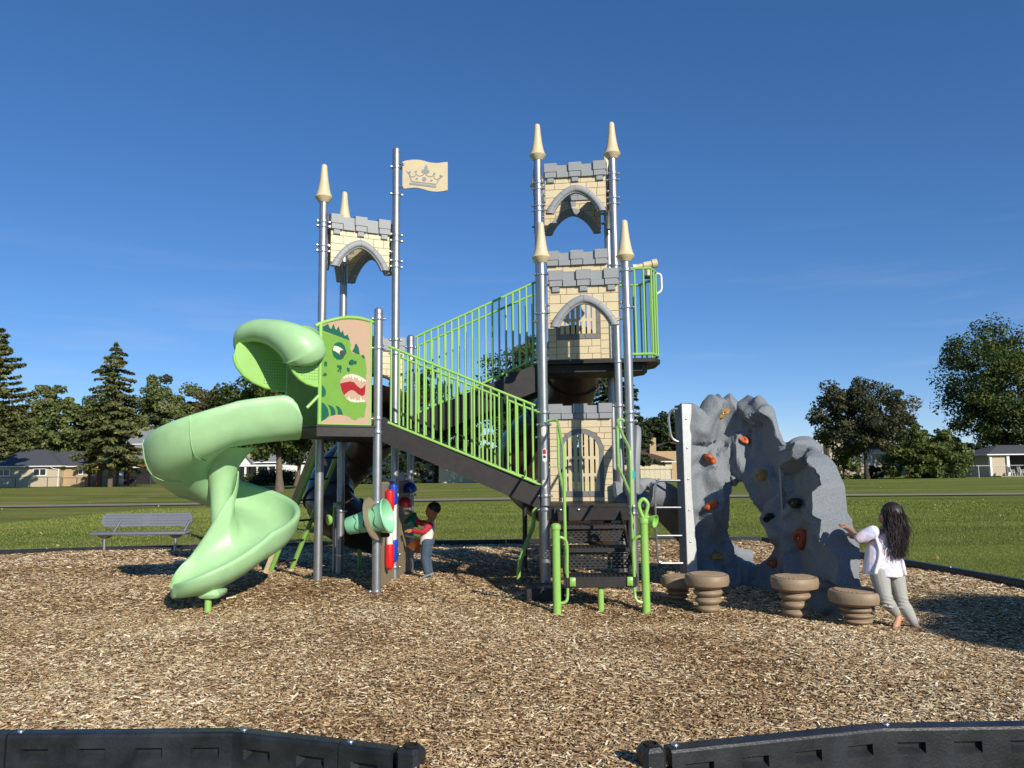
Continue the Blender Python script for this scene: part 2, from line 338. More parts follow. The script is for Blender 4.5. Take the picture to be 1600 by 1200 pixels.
def fastmesh(name, V, F, tint, m, parent=None):
    me = bpy.data.meshes.new(name); k = F.shape[1]
    me.vertices.add(len(V)); me.vertices.foreach_set('co', V.astype(np.float32).ravel())
    me.loops.add(F.size); me.loops.foreach_set('vertex_index', F.astype(np.int32).ravel())
    me.polygons.add(len(F)); me.polygons.foreach_set('loop_start', np.arange(0, F.size, k, dtype=np.int32)); me.polygons.foreach_set('loop_total', np.full(len(F), k, np.int32))
    me.update(calc_edges=True)
    if tint is not None:
        a = me.attributes.new('tint', 'FLOAT', 'FACE'); a.data.foreach_set('value', tint.astype(np.float32))
    return link(name, me, m, parent)
chips()
# grass blades where the lawn is near enough to show them
tintmat('grass', [(0, '#4b5820'), (.4, '#6f7c34'), (.75, '#8f9a4b'), (1, '#b3a565')], rough=.7, trans=.25, noise=.5, nscale=.6)
def grass():
    x = RNG.uniform(-16, 19, 260000); y = 8 + 26 * RNG.uniform(0, 1, 260000) ** 1.9; k = ~in_pit(x, y) & (np.abs(x) < .75 * y + 2.0)
    k &= ~in_pit(x * .985, (y - 9.5) * .985 + 9.5)
    x = x[k]; y = y[k]; n = len(x); z = lawn_h(x, y) - .005; h = RNG.uniform(.012, .032, n) * (1 + .03 * (y - 8)); a = RNG.uniform(0, 2 * np.pi, n); w = .005 + .0006 * (y - 8)
    b = np.stack([x, y, z], 1); s = np.stack([np.cos(a), np.sin(a), 0 * a], 1) * w[:, None]; le = np.stack([RNG.normal(0, .5, n) * h, RNG.normal(0, .5, n) * h, h], 1)
    V = np.stack([b - s, b + s, b + le], 1).reshape(-1, 3); F = np.arange(3 * n).reshape(-1, 3)
    fastmesh('grass', V, F, np.clip(RNG.normal(.48, .11, n) + np.where(x < -3, .12, 0), 0, 1), 'grass')['kind'] = 'stuff'
grass()
tintmat('dry_leaf', [(0, '#8a6a3a'), (1, '#d8c48a')], rough=.8)
def fallen_leaves():
    n = 380; y = 9 + 75 * RNG.uniform(0, 1, n) ** 1.6; x = RNG.uniform(-.75, .75, n) * y; k = ~in_pit(x, y); x = x[k]; y = y[k]; n = len(x); a = RNG.uniform(0, 6.28, n); s = RNG.uniform(.015, .035, n) * (1 + y * .008); z = lawn_h(x, y) + .035
    c = np.stack([x, y, z], 1); u = np.stack([np.cos(a) * s, np.sin(a) * s, RNG.normal(0, .5, n) * s], 1); v = np.stack([-np.sin(a) * s, np.cos(a) * s, RNG.normal(0, .5, n) * s], 1) * .6
    fastmesh('fallen_leaves', np.stack([c - u, c - v, c + u, c + v], 1).reshape(-1, 3), np.arange(4 * n).reshape(-1, 4), RNG.uniform(0, 1, n), 'dry_leaf')['kind'] = 'stuff'
fallen_leaves()
# ------------------------------------------------------------------ black plastic border timbers
def timber_mesh(Lh, pockets=4, round_pk=False):
    """length Lh along +x, outer face at -y with recessed pockets, top at z=0"""
    b = MB(); D = .10; H = .30; r = .018
    prof = [(-D / 2, -H), (-D / 2, -r), (-D / 2 + .008, -.006), (-D / 2 + r, 0), (D / 2 - r, 0), (D / 2 - .008, -.006), (D / 2, -r), (D / 2, -H)]
    # body set back, then front skin panels around the pockets
    pw = Lh / (pockets * 2); xs_ = [0]
    for k in range(pockets): c = Lh * (k + .5) / pockets; xs_ += [c - pw / 2, c + pw / 2]
    xs_.append(Lh)
    zt, zb = -.075, -.135
    rows = [[Vector((x, y, z)) for (y, z) in prof[2:]] for x in (0.004, .012, Lh - .012, Lh - .004)]
    b.grid(rows)
    for i in range(len(xs_) - 1):
        x0, x1 = xs_[i], xs_[i + 1]; x0 = max(x0, .004); x1 = min(x1, Lh - .004)
        y = -D / 2
        if i % 2 == 0: b.add([(x0, y + .008, -.006), (x0, y, -r), (x0, y, -H), (x1, y, -H), (x1, y, -r), (x1, y + .008, -.006)], [(0, 1, 4, 5), (1, 2, 3, 4)])
        else:
            b.add([(x0, y + .008, -.006), (x1, y + .008, -.006), (x0, y, -r), (x1, y, -r), (x0, y, zt), (x1, y, zt), (x0, y, zb), (x1, y, zb), (x0, y, -H), (x1, y, -H)], [(0, 2, 3, 1), (2, 4, 5, 3), (6, 8, 9, 7)])
            dp = .035; q = .012 if not round_pk else .03
            b.add([(x0, y, zt), (x1, y, zt), (x1, y, zb), (x0, y, zb), (x0 + q, y + dp, zt - .012), (x1 - q * .3, y + dp, zt - .004), (x1 - q * .3, y + dp, zb + .02), (x0 + q, y + dp, zb + .03)],
                  [(0, 1, 5, 4), (1, 2, 6, 5), (2, 3, 7, 6), (3, 0, 4, 7), (4, 5, 6, 7)])
    for x in (.004, Lh - .004): b.add([(x, y, z) for y, z in prof], [tuple(range(8))])
    return b.mesh('timber', 30)
def bolt_mesh(r=.016, h=.014):
    return MB().lathe([(r * 1.15, 0), (r * 1.15, h * .3), (r, h * .6), (r * .6, h), (.001, h * 1.05)], 10).mesh('bolt')
BOLT = bolt_mesh()
TM = {}
def border_run(pts, ztop, label_fn, group, pk=4, bolts=True):
    for i in range(len(pts) - 1):
        a = Vector(pts[i]); b = Vector(pts[i + 1]); d = b - a; Lh = round(d.length, 3); ang = math.atan2(d.y, d.x)
        k = pk if Lh > .9 else max(1, int(Lh / .28)); key = (Lh, k)
        if key not in TM: TM[key] = timber_mesh(Lh, k, Lh < .9)
        z = ztop
        t_ = thing('border_timber', label_fn(i), 'border timber', (a.x, a.y, z - .3), group)
        Mx = T(a.x, a.y, z) @ RZ(ang); link('timber_body', TM[key], 'black_plastic', t_, Mx)
        if bolts:
            link('bolt', BOLT, 'clampsteel', t_, Mx @ T(.045, .0, 0)); 
# near runs (outer face toward the camera)
ZN = .12
nl = [(-5.1, 4.7), (-3.92, 4.42), (-2.72, 4.33), (-1.505, 4.325), (-.89, 4.13), (-.60, 4.02)]
names_l = ['black plastic border timber out past the far left of the near edge', 'black plastic border timber cut off by the left edge of the near edge', 'long black border timber with four pockets at bottom left, nearly square to the camera', 'short angled black border timber with two rounded pockets at bottom left', 'shortest black border timber just left of the entrance gap end post']
border_run(nl, ZN, lambda i: names_l[i], 'black border timbers round the wood chips')
nr = [(.75, 4.0), (1.935, 4.285), (3.135, 4.30), (4.33, 4.44), (5.3, 5.1)]
names_r = ['angled black border timber just right of the entrance gap at the bottom', 'black border timber with pockets in the bottom right corner of the near edge', 'black border timber beyond the bottom right corner of the photo', 'black border timber turning away beyond the bottom right corner']
border_run(nr, ZN, lambda i: names_r[i], 'black border timbers round the wood chips')
def end_post(x, y, lab, a=0):
    t_ = thing('border_end_post', lab, 'border post', (x, y, -.2), 'end posts of the entrance gap')
    b = MB(); b.rbox((0, 0, -.14), (.12, .12, .32), .02, None); b.mesh
    me = b.mesh('post_body', 30); link('post_body', me, 'black_plastic', t_, T(x, y, ZN) @ RZ(a))
    link('socket_ring', MB().lathe([(.038, 0), (.038, .008), (.028, .008), (.026, -.02)], 16, cap0=False, cap1=True).mesh('socket_ring'), 'dark_hole', t_, T(x, y, ZN + .021) @ RZ(a))
end_post(-.52, 3.98, 'black plastic end post with round socket left of the entrance gap', -.35)
end_post(.665, 3.965, 'black plastic end post with round socket right of the entrance gap', .25)
# far and side runs
def far_label(i, n, where): return f'low black border timber {where}'
farL = [(-9.9, 14.0), (-8.6, 14.3), (-7.35, 14.57), (-6.15, 14.72), (-4.95, 14.86), (-3.75, 14.97), (-2.55, 15.04), (-1.35, 15.08), (-.15, 15.1), (1.05, 15.1), (2.25, 15.1), (3.45, 15.09), (4.75, 15.06)]
wl = ['at the far left edge of the chips', 'left of the bench at the far edge of the chips', 'behind the left leg of the bench', 'behind the right end of the bench', 'behind the lower turn of the green slide', 'behind the green slide exit', 'behind the left deck posts', 'behind the boy at the far edge of the chips', 'with lit pockets below the lower stair flight', 'behind the front steps at the far edge', 'right of the front steps at the far edge', 'seen through the hole of the climbing wall']
border_run(farL, .15, lambda i: 'low black border timber ' + wl[i], 'black border timbers round the wood chips')
sideR = [(4.8, 15.0), (5.1, 13.85), (5.35, 12.68), (5.55, 11.5), (5.76, 10.3), (5.95, 9.12), (6.06, 7.95), (6.1, 6.75), (5.85, 5.6), (5.36, 5.0)]
wr = ['running toward the camera behind the climbing wall', 'hidden behind the climbing wall fin', 'just left of the girl at the right edge', 'behind the legs of the girl at the right edge', 'right of the girl along the grass', 'at the right edge of the photo along the grass', 'off to the right beyond the photo', 'farther right beyond the photo', 'at the near right corner beyond the photo']
border_run(list(reversed(sideR)), .15, lambda i: 'low black border timber ' + list(reversed(wr))[i], 'black border timbers round the wood chips')
# ------------------------------------------------------------------ play structure
PS = thing('play_structure', 'castle play structure with green spiral slide, silver posts and beige battlement towers', 'play structure', (-.5, 9.8, 0))
PR = .053
def gz(x, y): return float(chip_h(x, y))
L1 = (-2.43, 9.70); L2 = (-2.38, 10.70); L3 = (-1.61, 9.17); L4 = (-1.545, 10.10); L5 = (-1.475, 11.10)
FL = (.375, 9.18); FR = (1.385, 9.05); ML = (.385, 10.08); MR = (1.385, 9.95); BL = (.41, 11.0); BR = (1.42, 10.88)
ZL = 2.03; ZLOW = 1.07; ZUP = 2.92
CLAMP = MB().lathe([(PR + .001, -.018), (PR + .009, -.018), (PR + .011, -.006), (PR + .011, .006), (PR + .009, .018), (PR + .001, .018)], 18, cap0=False, cap1=False)
for sx_ in (-1, 1):
    CLAMP.rbox((sx_ * (PR + .022), 0, 0), (.034, .03, .03), .006); CLAMP.tube([(sx_ * (PR + .024), -.028, 0), (sx_ * (PR + .024), .028, 0)], .008, 8)
CLAMP = CLAMP.mesh('clamp')
FIN = MB().lathe([(.05, -.07), (.062, -.068), (.082, -.042), (.112, -.006), (.115, .0), (.112, .004), (.098, .03), (.083, .08), (.070, .145), (.058, .22), (.049, .30), (.042, .37), (.039, .415), (.034, .436), (.02, .448), (.002, .45)], 28)
FIN = FIN.mesh('finial_cap', 22)
FHOLE = MB().lathe([(.009, 0), (.009, .004)], 10).mesh('bolt_recess')
def post(P, top, clamps, finial=False, tilt=0.0, base=None, lab=None):
    x, y = P; zb = (gz(x, y) - .05) if base is None else base
    b = MB()
    if finial: b.tube([(x, y, zb), (x, y, top + .01)], PR, 22)
    else:
        pr = [(PR, zb), (PR, top - .05), (PR * .995, top - .045)] + [(PR * math.cos(a), top - .045 + .045 * math.sin(a)) for a in (R(20), R(40), R(58), R(75), R(88))]
        b.lathe(pr, 22, (x, y, 0))
    p = b.obj('post', 'steel', PS, label=lab)
    for i, (z, a) in enumerate(clamps): link('clamp', CLAMP, 'clampsteel', p, T(x, y, 1.5 + (z - 1.5) * (1.028 if z > 1.5 else 1)) @ RZ(a))
    if finial:
        f = link('finial_cap', FIN, 'beige', p, T(x, y, top))
    if not finial:
        link('cap_ring', MB().lathe([(PR + .0015, 0), (PR + .003, .004), (PR + .003, .012), (PR + .0015, .016)], 18, cap0=False, cap1=False).mesh('cap_ring'), 'clampsteel', p, T(x, y, top - .09))
    return p
def C2(*zs, a=0): return [(z, a) for z in zs]
aF = math.atan2(FR[1] - FL[1], FR[0] - FL[0]); aL = math.atan2(L4[1] - L1[1], L4[0] - L1[0])
post(FL, zat(843, 347, FL[1]) - .45, C2(3.80, 3.33, 2.15, 2.01, 1.18, 1.02, a=aF), True, lab='front left post of the tall castle tower')
post(FR, zat(970, 344, FR[1]) - .45, C2(3.80, 3.36, 2.13, 2.03, 1.05, .97, a=aF), True)
post(ML, zat(840, 194, ML[1]) - .45, C2(5.26, 5.18, 4.95, 4.88, 4.20, 3.4, 2.86, 2.25, 1.9, 1.2, a=aF), True)
post(MR, zat(955, 191, MR[1]) - .45, C2(5.32, 5.24, 5.00, 4.92, 4.1, 3.4, 2.84, 2.28, 2.0, 1.1, a=aF), True)
post(BL, zat(955, 191, MR[1]) - .48, C2(5.26, 4.95, 2.86, a=aF), True)
post(BR, zat(955, 191, MR[1]) - .48, C2(5.26, 4.95, 2.86, a=aF), True)
post(L1, zat(505, 257, L1[1]) - .45, C2(4.64, 4.58, 4.33, 4.26, 2.05, a=aL), True)
post(L2, zat(505, 257, L1[1]) - .45, C2(4.64, 4.33, 2.05, .95, .35, a=aL), True)
post(L3, zat(592, 480, L3[1]), C2(3.28, 2.93, 2.10, 1.94, 1.12, .1, a=.2), False, lab='short round-topped post beside the dinosaur panel')
post(L4, zat(617, 230, L4[1]), C2(5.50, 5.13, 4.58, 4.50, 4.23, 4.15, 3.18, 3.0, 2.1, .42, .26, a=aL), False, lab='tallest left post, carrying the flag')
post(L5, zat(592, 480, L3[1]), C2(3.24, 3.06, 2.2, 2.0, 1.45, 1.15, .5, a=aL), False)
# decks
def deck(poly, z, h=.14):
    b = MB(); cx = sum(p[0] for p in poly) / len(poly); cy = sum(p[1] for p in poly) / len(poly)
    b.prism(poly, lambda u, v, d: Vector((u, v, z + d)), -.02, 0)
    ins = [(cx + (p[0] - cx) * .985, cy + (p[1] - cy) * .985) for p in poly]
    b.prism(ins, lambda u, v, d: Vector((u, v, z + d)), -h, -.021)
    return b.obj('deck', 'blackdeck', PS, 25)
NB = Vector((-2.22, 8.80, 0)); FB = Vector((-2.71, 9.20, 0))
deck([(-1.58, 9.13), (-1.52, 10.1), (-1.45, 11.14), (-2.40, 10.76), (-2.47, 9.73), (-2.75, 9.22), (-2.24, 8.76), (-1.66, 9.1)], ZL, .13)
deck([(FL[0] - .03, FL[1] - .05), (FR[0] + .03, FR[1] - .05), (MR[0] + .03, MR[1] - .0), (ML[0] - .03, ML[1])], ZLOW, .17)
UPD = [(ML[0] - .03, ML[1] - .03), (MR[0] + .04, MR[1] - .04), (1.86, 9.88), (1.97, 10.1), (1.99, 10.6), (1.86, 10.86), (BR[0], BR[1] + .05), (BL[0] - .03, BL[1] + .05)]
b = MB(); b.prism(UPD, lambda u, v, d: Vector((u, v, ZUP + d)), -.05, 0)
b.prism([(.98 + (x - .98) * .84, 10.42 + (y - 10.42) * .70) for x, y in UPD], lambda u, v, d: Vector((u, v, ZUP + d)), -.15, -.051); b.obj('deck', 'blackdeck', PS, 25)
# ---------------------------------------------------------------- castle panels
def frame(P0, P1, ztop, face=1, off=0.0):
    a = Vector((P0[0], P0[1], 0)); b = Vector((P1[0], P1[1], 0)); u = (b - a).normalized(); n = Vector((u.y, -u.x, 0)) * face; c = (a + b) / 2
    return lambda s, v, d: c + u * s * (1 if face == 1 else 1) + Vector((0, 0, ztop + v)) + n * (d + off)
def battlement(Fm, w, parent, back=False, corbels=True):
    b = MB(); k = w / .80
    def bx(u0, u1, v0, v1, d0, d1, tu=0, tv0=0, tv1=0):
        q = [Fm(u0, v0, d0), Fm(u1, v0, d0), Fm(u1, v1, d0), Fm(u0, v1, d0), Fm(u0 + tu, v0 + tv0, d1), Fm(u1 - tu, v0 + tv0, d1), Fm(u1 - tu, v1 - tv1, d1), Fm(u0 + tu, v1 - tv1, d1)]
        b.add(q, [(3, 2, 1, 0), (4, 5, 6, 7), (0, 1, 5, 4), (1, 2, 6, 5), (2, 3, 7, 6), (3, 0, 4, 7)])
    h = w / 2
    bx(-h, h, -.13, -.03, -.035, .028)
    cs = (-h + .085 * k, 0, h - .085 * k)
    for c in cs:
        bx(c - .095 * k, c + .095 * k, -.128, 0, -.045, .062, .016, 0, .008)
        bx(c - .075 * k, c + .075 * k, -.205, -.131, -.04, .058, .004, 0, .003)
        if corbels: bx(c - .052 * k, c + .052 * k, -.290, -.208, -.02, .045, .012, .022, 0)
    for c0, c1 in ((cs[0], cs[1]), (cs[1], cs[2])): bx(c0 + .081 * k, c1 - .081 * k, -.205, -.133, -.038, .046, .003, 0, .003)
    bx(-h + .004, h - .004, -.20, -.125, -.034, .02)
    return b.obj('battlement', 'granite_trim', parent, 20)
def arch_f(u, a, H, vs):
    q = min(1, abs(u) / a); return vs + H * (1 - q ** 1.75) ** .80 if q < 1 else vs
STW = [.22, .30, .26, .34, .24, .28, .20]
def stones(Fm, w, v0, v1, low, d0, d1, parent, seed, mname='beige', gap=.0065, avoid=None):
    """ashlar stones between v0 (bottom) and v1 (top); low(u) gives the opening's upper edge (or None)"""
    rd = random.Random(seed); v = v1; row = 0
    while v > v0 + .02:
        hgt = rd.choice((.075, .095, .085, .11)); vb = max(v0, v - hgt)
        u = -w / 2; first = True
        while u < w / 2 - .01:
            sw = rd.uniform(.13, .27); ue = u + (sw * .6 if first and row % 2 else sw)
            if w / 2 - ue < .07: ue = w / 2
            first = False
            segs = 6 if low else 1; cols = [u + gap / 2 + (ue - u - gap) * i / segs for i in range(segs + 1)]
            top = v - gap / 2; runs = []; cur = []
            for c in cols:
                lo = vb + gap / 2
                if low: lo = max(lo, low(c))
                if lo < top - .006: cur.append((c, lo))
                else:
                    if len(cur) > 1: runs.append(cur)
                    cur = []
            if len(cur) > 1: runs.append(cur)
            for r_ in runs:
                if avoid and avoid(r_[0][0], r_[-1][0], vb, top): continue
                poly = [(r_[0][0], top)] + [(c, l) for c, l in r_] + [(r_[-1][0], top)]
                MB().prism(poly, Fm, d0, d1).obj('stone', mname, parent, 20)
            u = ue
        v = vb; row += 1
SEED = [0]
def arch_panel(P0, P1, ztop, face=1, both=False, w=None, off=0):
    SEED[0] += 1
    W_ = (Vector(P1) - Vector(P0)).length; w = w or W_ - .19; Fm = frame(P0, P1, ztop, face, off)
    vs = -.70; a_o = w / 2 + .0; H_o = .385; a_i = w / 2 - .115; H_i = .275
    low = lambda u: arch_f(u, a_o - .05, H_o - .055, vs)
    cols = [-w / 2 + w * i / 40 for i in range(41)]; poly = [(c, max(low(c), vs + .05)) for c in cols] + [(w / 2, -.15), (-w / 2, -.15)]
    b = MB().prism(poly, Fm, -.012, .008); p = b.obj('castle_panel', 'groove', PS, 20)
    stones(Fm, w, vs + .06, -.205, lambda u: max(low(u), -9), .009, .014, p, SEED[0])
    if both: stones(Fm, w, vs + .06, -.16, lambda u: max(low(u), -9), -.018, -.013, p, SEED[0] + 50)
    battlement(Fm, w + .02, p)
    # moulded arch, in voussoir lengths
    N = 6; K = 6
    def prm(t):      # 0..1 along the arch, left to right
        th = math.pi * (1 - t); cu = math.cos(th); return cu
    for s in range(N):
        rows = []
        for k in range(K + 1):
            t = (s + (k / K) * .985 + .0075) / N; c = prm(t)
            uo, ui = c * (a_o - .001), c * (a_i)
            vo = arch_f(uo, a_o, H_o, vs); vi = arch_f(ui, a_i, H_i, vs)
            def mix(q): return (lerp(uo, ui, q), lerp(vo, vi, q))
            sec = [(0, -.02), (0, .03), (.12, .05), (.3, .058), (.62, .06), (.8, .05), (.86, .036), (1, .03), (1, -.02)]
            rows.append([Fm(*mix(q), d) for q, d in sec])
        b = MB().grid(rows, True); m_ = len(rows[0]); b.f.append(tuple(range(m_))); b.f.append(tuple(K * m_ + i for i in range(m_)))
        b.obj('arch_stone', 'granite_trim', p, 40)
    # bolts and lugs at the sides
    for sgn in (-1, 1):
        for v in (-.17, -.42): MB().rbox(Fm(sgn * (w / 2 + .02), v, 0), (.05, .02, .035), .006, RZ(math.atan2(P1[1] - P0[1], P1[0] - P0[0]))).obj('lug', 'clampsteel', p)
    return p
arch_panel(FL, FR, zat(910, 421, 9.1), off=.0)
arch_panel(ML, MR, zat(900, 254, 10.0), both=True)
arch_panel(BL, BR, zat(900, 254, 10.0) + .0, face=-1, both=True)
arch_panel(ML, BL, zat(900, 254, 10.0) - .01, face=-1)
arch_panel(MR, BR, zat(900, 254, 10.0) - .01, face=1)
zl_ = zat(563, 340, 9.9)
arch_panel(L1, L4, zl_, both=True); arch_panel(L2, L4, zl_ - .01, face=-1, both=True); arch_panel(L1, L2, zl_ - .01, face=-1, both=True)
def window_panel(P0, P1, ztop, zbot, wb, ww, slot_rows, seed, w=None, batt=True, sill=True, arched=True, off=0):
    """solid castle barrier with battlement on top and a slotted window; wb: window bottom/top (v), ww half width"""
    W_ = (Vector(P1) - Vector(P0)).length; w = w or W_ - .20; Fm = frame(P0, P1, ztop, 1, off); H = zbot - ztop
    v0, v1 = wb
    def top_of(u):   # window head
        return v1 + (ww * .95) * math.sqrt(max(0, 1 - (u / ww) ** 2)) if arched else v1
    b = MB(); d0, d1 = -.012, .008
    # plate: left, right, bottom, top pieces round the window
    b.prism([(-w / 2, H), (-ww, H), (-ww, -.19), (-w / 2, -.19)], Fm, d0, d1); b.prism([(ww, H), (w / 2, H), (w / 2, -.19), (ww, -.19)], Fm, d0, d1)
    b.prism([(-ww, H), (ww, H), (ww, v0), (-ww, v0)], Fm, d0, d1)
    cols = [-ww + 2 * ww * i / 24 for i in range(25)]; b.prism([(c, top_of(c)) for c in cols] + [(ww, -.19), (-ww, -.19)], Fm, d0, d1)
    p = b.obj('castle_panel', 'groove', PS, 20)
    fr = .055
    def av(u0, u1, vb, vt):
        return False
    def lowf(u): 
        return -9
    # stones: sides and bottom, head
    def st(u0, u1, vb, vt, low, sd):
        cu = (u0 + u1) / 2; stones(lambda s, v, d: Fm(s + cu, v, d), u1 - u0, vb, vt, (lambda s: low(s + cu)) if low else None, .009, .014, p, sd)
    st(-w / 2, -ww - fr, H + .002, v1, None, seed); st(ww + fr, w / 2, H + .002, v1, None, seed + 1)
    st(-ww - fr, ww + fr, H + .002, v0 - fr - .02, None, seed + 2)
    big = ww + fr
    st(-w / 2, w / 2, v1, -.205, (lambda u: v1 + big * .98 * math.sqrt(max(0, 1 - (u / big) ** 2)) + .006) if arched else (lambda u: (v1 + fr + .006) if abs(u) < big else -9), seed + 3)
    # grey window surround in blocks
    k = 0
    y = v0
    while y < v1 - .01:
        y2 = min(v1, y + .14)
        for s in (-1, 1): MB().prism([(s * ww, y + .004), (s * (ww + fr - .008), y + .004), (s * (ww + fr - .008), y2 - .004), (s * ww, y2 - .004)] if s > 0 else [(-(ww + fr - .008), y + .004), (-ww, y + .004), (-ww, y2 - .004), (-(ww + fr - .008), y2 - .004)], Fm, .009, .0145).obj('surround_stone', 'slot_grey', p, 20)
        y = y2
    if arched:
        for s in range(4):
            an = [math.pi * (s + (i / 5) * .94 + .03) / 4 for i in range(6)]
            poly = [(math.cos(a) * (ww + fr - .006), v1 + math.sin(a) * (ww * .95 + fr - .006)) for a in an] + [(math.cos(a) * ww, v1 + math.sin(a) * ww * .95) for a in reversed(an)]
            MB().prism(poly, Fm, .009, .0145).obj('surround_stone', 'slot_grey', p, 20)
    if sill:
        for s in range(3):
            u0 = -ww - fr + (2 * ww + 2 * fr) * (s + .03) / 3; u1 = -ww - fr + (2 * ww + 2 * fr) * (s + .97) / 3
            MB().prism([(u0, v0 - fr - .01), (u1, v0 - fr - .01), (u1 * .85, v0 - .006), (u0 * .85, v0 - .006)], Fm, .009, .0145).obj('surround_stone', 'slot_grey', p, 20)
    # bars of the window
    nb = 6; pit = 2 * ww / (nb + .68); bw = pit * .68
    for i in range(nb + 1):
        u = -ww + i * pit + bw / 2; t_ = max(top_of(u - bw * .5), top_of(u + bw * .5))
        MB().prism([(u - bw * .52, v0), (u + bw * .52, v0), (u + bw * .52, t_), (u - bw * .52, t_)], Fm, -.010, .010).obj('window_bar', 'beige', p, 20)
    for vv in slot_rows:
        MB().prism([(-ww + .002, vv - .02), (ww - .002, vv - .02), (ww - .002, vv + .02), (-ww + .002, vv + .02)], Fm, -.009, .009).obj('window_bar', 'beige', p, 20)
    if batt: battlement(Fm, w + .02, p, corbels=False)
    return p
# lower panel behind the low deck, upper panel on the high deck
zt = zat(905, 630, 10.0); window_panel(ML, MR, zt, ZLOW + .005, (-1.14, -.62), .235, (-.93, -.71), 21)
zt2 = zat(905, 391, 10.0); window_panel(ML, MR, zt2, ZUP + .005, (-1.13, -.80), .235, (-.945,), 31, w=.80)
# rear panel of the left deck with the tube entrance
def tube_panel():
    ztop = 3.42; Fm = frame(L2, L5, ztop, 1); w = (Vector(L5) - Vector(L2)).length - .2; H = ZL - ztop
    b = MB(); rr = .37; cv = -.93
    def hi(u): return cv + math.sqrt(max(0, rr * rr - u * u))
    def lo(u): return cv - math.sqrt(max(0, rr * rr - u * u))
    cols = [-w / 2 + w * i / 40 for i in range(41)]
    b.prism([(c, max(hi(c), cv)) for c in cols] + [(w / 2, -.15), (-w / 2, -.15)], Fm, -.012, .008); b.prism([(-w / 2, H)] + [(w / 2, H)] + [(c, min(lo(c), cv - .002)) for c in reversed(cols)], Fm, -.012, .008)
    p = b.obj('castle_panel', 'groove', PS, 20); stones(Fm, w, cv, -.2, lambda u: hi(u) + .01, .009, .014, p, 77); battlement(Fm, w + .02, p)
    MB().tube([Fm(rr * math.cos(a), cv + rr * math.sin(a), 0) for a in [i * math.pi / 16 for i in range(32)]], .025, 8, closed=True).obj('entrance_ring', 'brown_tube', p)
tube_panel()
# ---------------------------------------------------------------- railings and stairs
def railing(A, B, h, n, pitch_caps=True, r=.0165, rb=.0125, mid=None):
    A = Vector(A); B = Vector(B); up = Vector((0, 0, h)); b = MB()
    b.tube([A, B], r, 10); b.tube([A + up, B + up], r, 10)
    p = b.obj('railing', 'lime', PS); me = MB().tube([(0, 0, 0), (0, 0, h)], rb, 8, caps=False).mesh('baluster')
    for i in range(n):
        q = A + (B - A) * ((i + .35) / (n - .3)); link('baluster', me, 'lime', p, T(*q))
    return p
def stringer(A, B, h, th=.05):
    A = Vector(A); B = Vector(B); d = (B - A); nh = Vector((-d.y, d.x, 0)).normalized() * th / 2; vs = []
    for s in (-1, 1):
        for p_ in (A, B):
            for dz in (0, h): vs.append(p_ + nh * s + Vector((0, 0, dz)))
    return MB().add(vs, [(0, 2, 3, 1), (4, 5, 7, 6), (0, 1, 5, 4), (2, 6, 7, 3), (1, 3, 7, 5), (0, 4, 6, 2)]).obj('stringer', 'blackdeck', PS, 20)
def P3(P, z): return Vector((P[0], P[1], z))
def flight(A0, A1, B0, B1, nst, zs0, zs1):
    """A0->A1 front line, B0->B1 rear line (low/high ends); treads between"""
    for i in range(nst):
        t_ = (i + .5) / nst; a = Vector(A0).lerp(Vector(A1), t_); b_ = Vector(B0).lerp(Vector(B1), t_); z = lerp(zs0, zs1, (i + 1) / (nst + 1))
        dirv = (Vector(A1) - Vector(A0)); ln = Vector((dirv.x, dirv.y, 0)).length / nst; c = (a + b_) / 2; dep = (Vector((b_.x, b_.y, 0)) - Vector((a.x, a.y, 0))).length - .08
        ang = math.atan2((b_ - a).y, (b_ - a).x)
        MB().rbox((c.x, c.y, z), (dep, ln * 1.08, .05), .012, Matrix.Rotation(ang, 3, 'Z')).obj('tread', 'blackdeck', PS, 30)
# flight A: low deck up to the left deck
yA = (9.17, 9.18); A_l = Vector((-1.56, 9.17, zat(602, 690, 9.17))); A_r = Vector((.36, 9.2, zat(845, 798, 9.2)))
stringer(A_l, A_r, .30); stringer(Vector((-1.50, 10.12, A_l.z)), Vector((.38, 10.06, A_r.z)), .30)
flight((.33, 9.22, 0), (-1.55, 9.2, 0), (.36, 10.04, 0), (-1.5, 10.1, 0), 5, ZLOW, ZL)
rl = at(606, 660, 9.15); rr_ = at(838, 755, 9.15); ht = at(606, 541, 9.15).z - rl.z
railing(rl, rr_, ht, 18); railing(Vector((-1.47, 10.08, rl.z)), Vector((.30, 10.02, rr_.z)), ht, 18)
# end returns of the rails
MB().tube([rr_, rr_ + Vector((.13, .02, -.04)), rr_ + Vector((.14, .02, .5)), rr_ + Vector((.13, .02, ht - .12)), rr_ + Vector((-.02, 0, ht - .05))], .0125, 8).obj('rail_end', 'lime', PS)
# flight B: left deck up to the high deck
B_l = Vector((-1.48, 10.16, zat(655, 700, 10.16))); B_r = Vector((.36, 10.14, zat(838, 610, 10.14)))
stringer(B_l, B_r, .36); stringer(Vector((-1.42, 11.08, B_l.z)), Vector((.40, 11.0, B_r.z)), .36)
flight((-1.48, 10.18, 0), (.34, 10.16, 0), (-1.44, 11.05, 0), (.36, 10.98, 0), 5, ZL, ZUP)
bl = at(648, 648, 10.18); br = at(838, 560, 10.18); hb = at(648, 527, 10.18).z - bl.z
railing(bl, br, hb, 18); railing(Vector((-1.38, 11.06, bl.z + .02)), Vector((.34, 10.98, br.z + .02)), hb, 18)
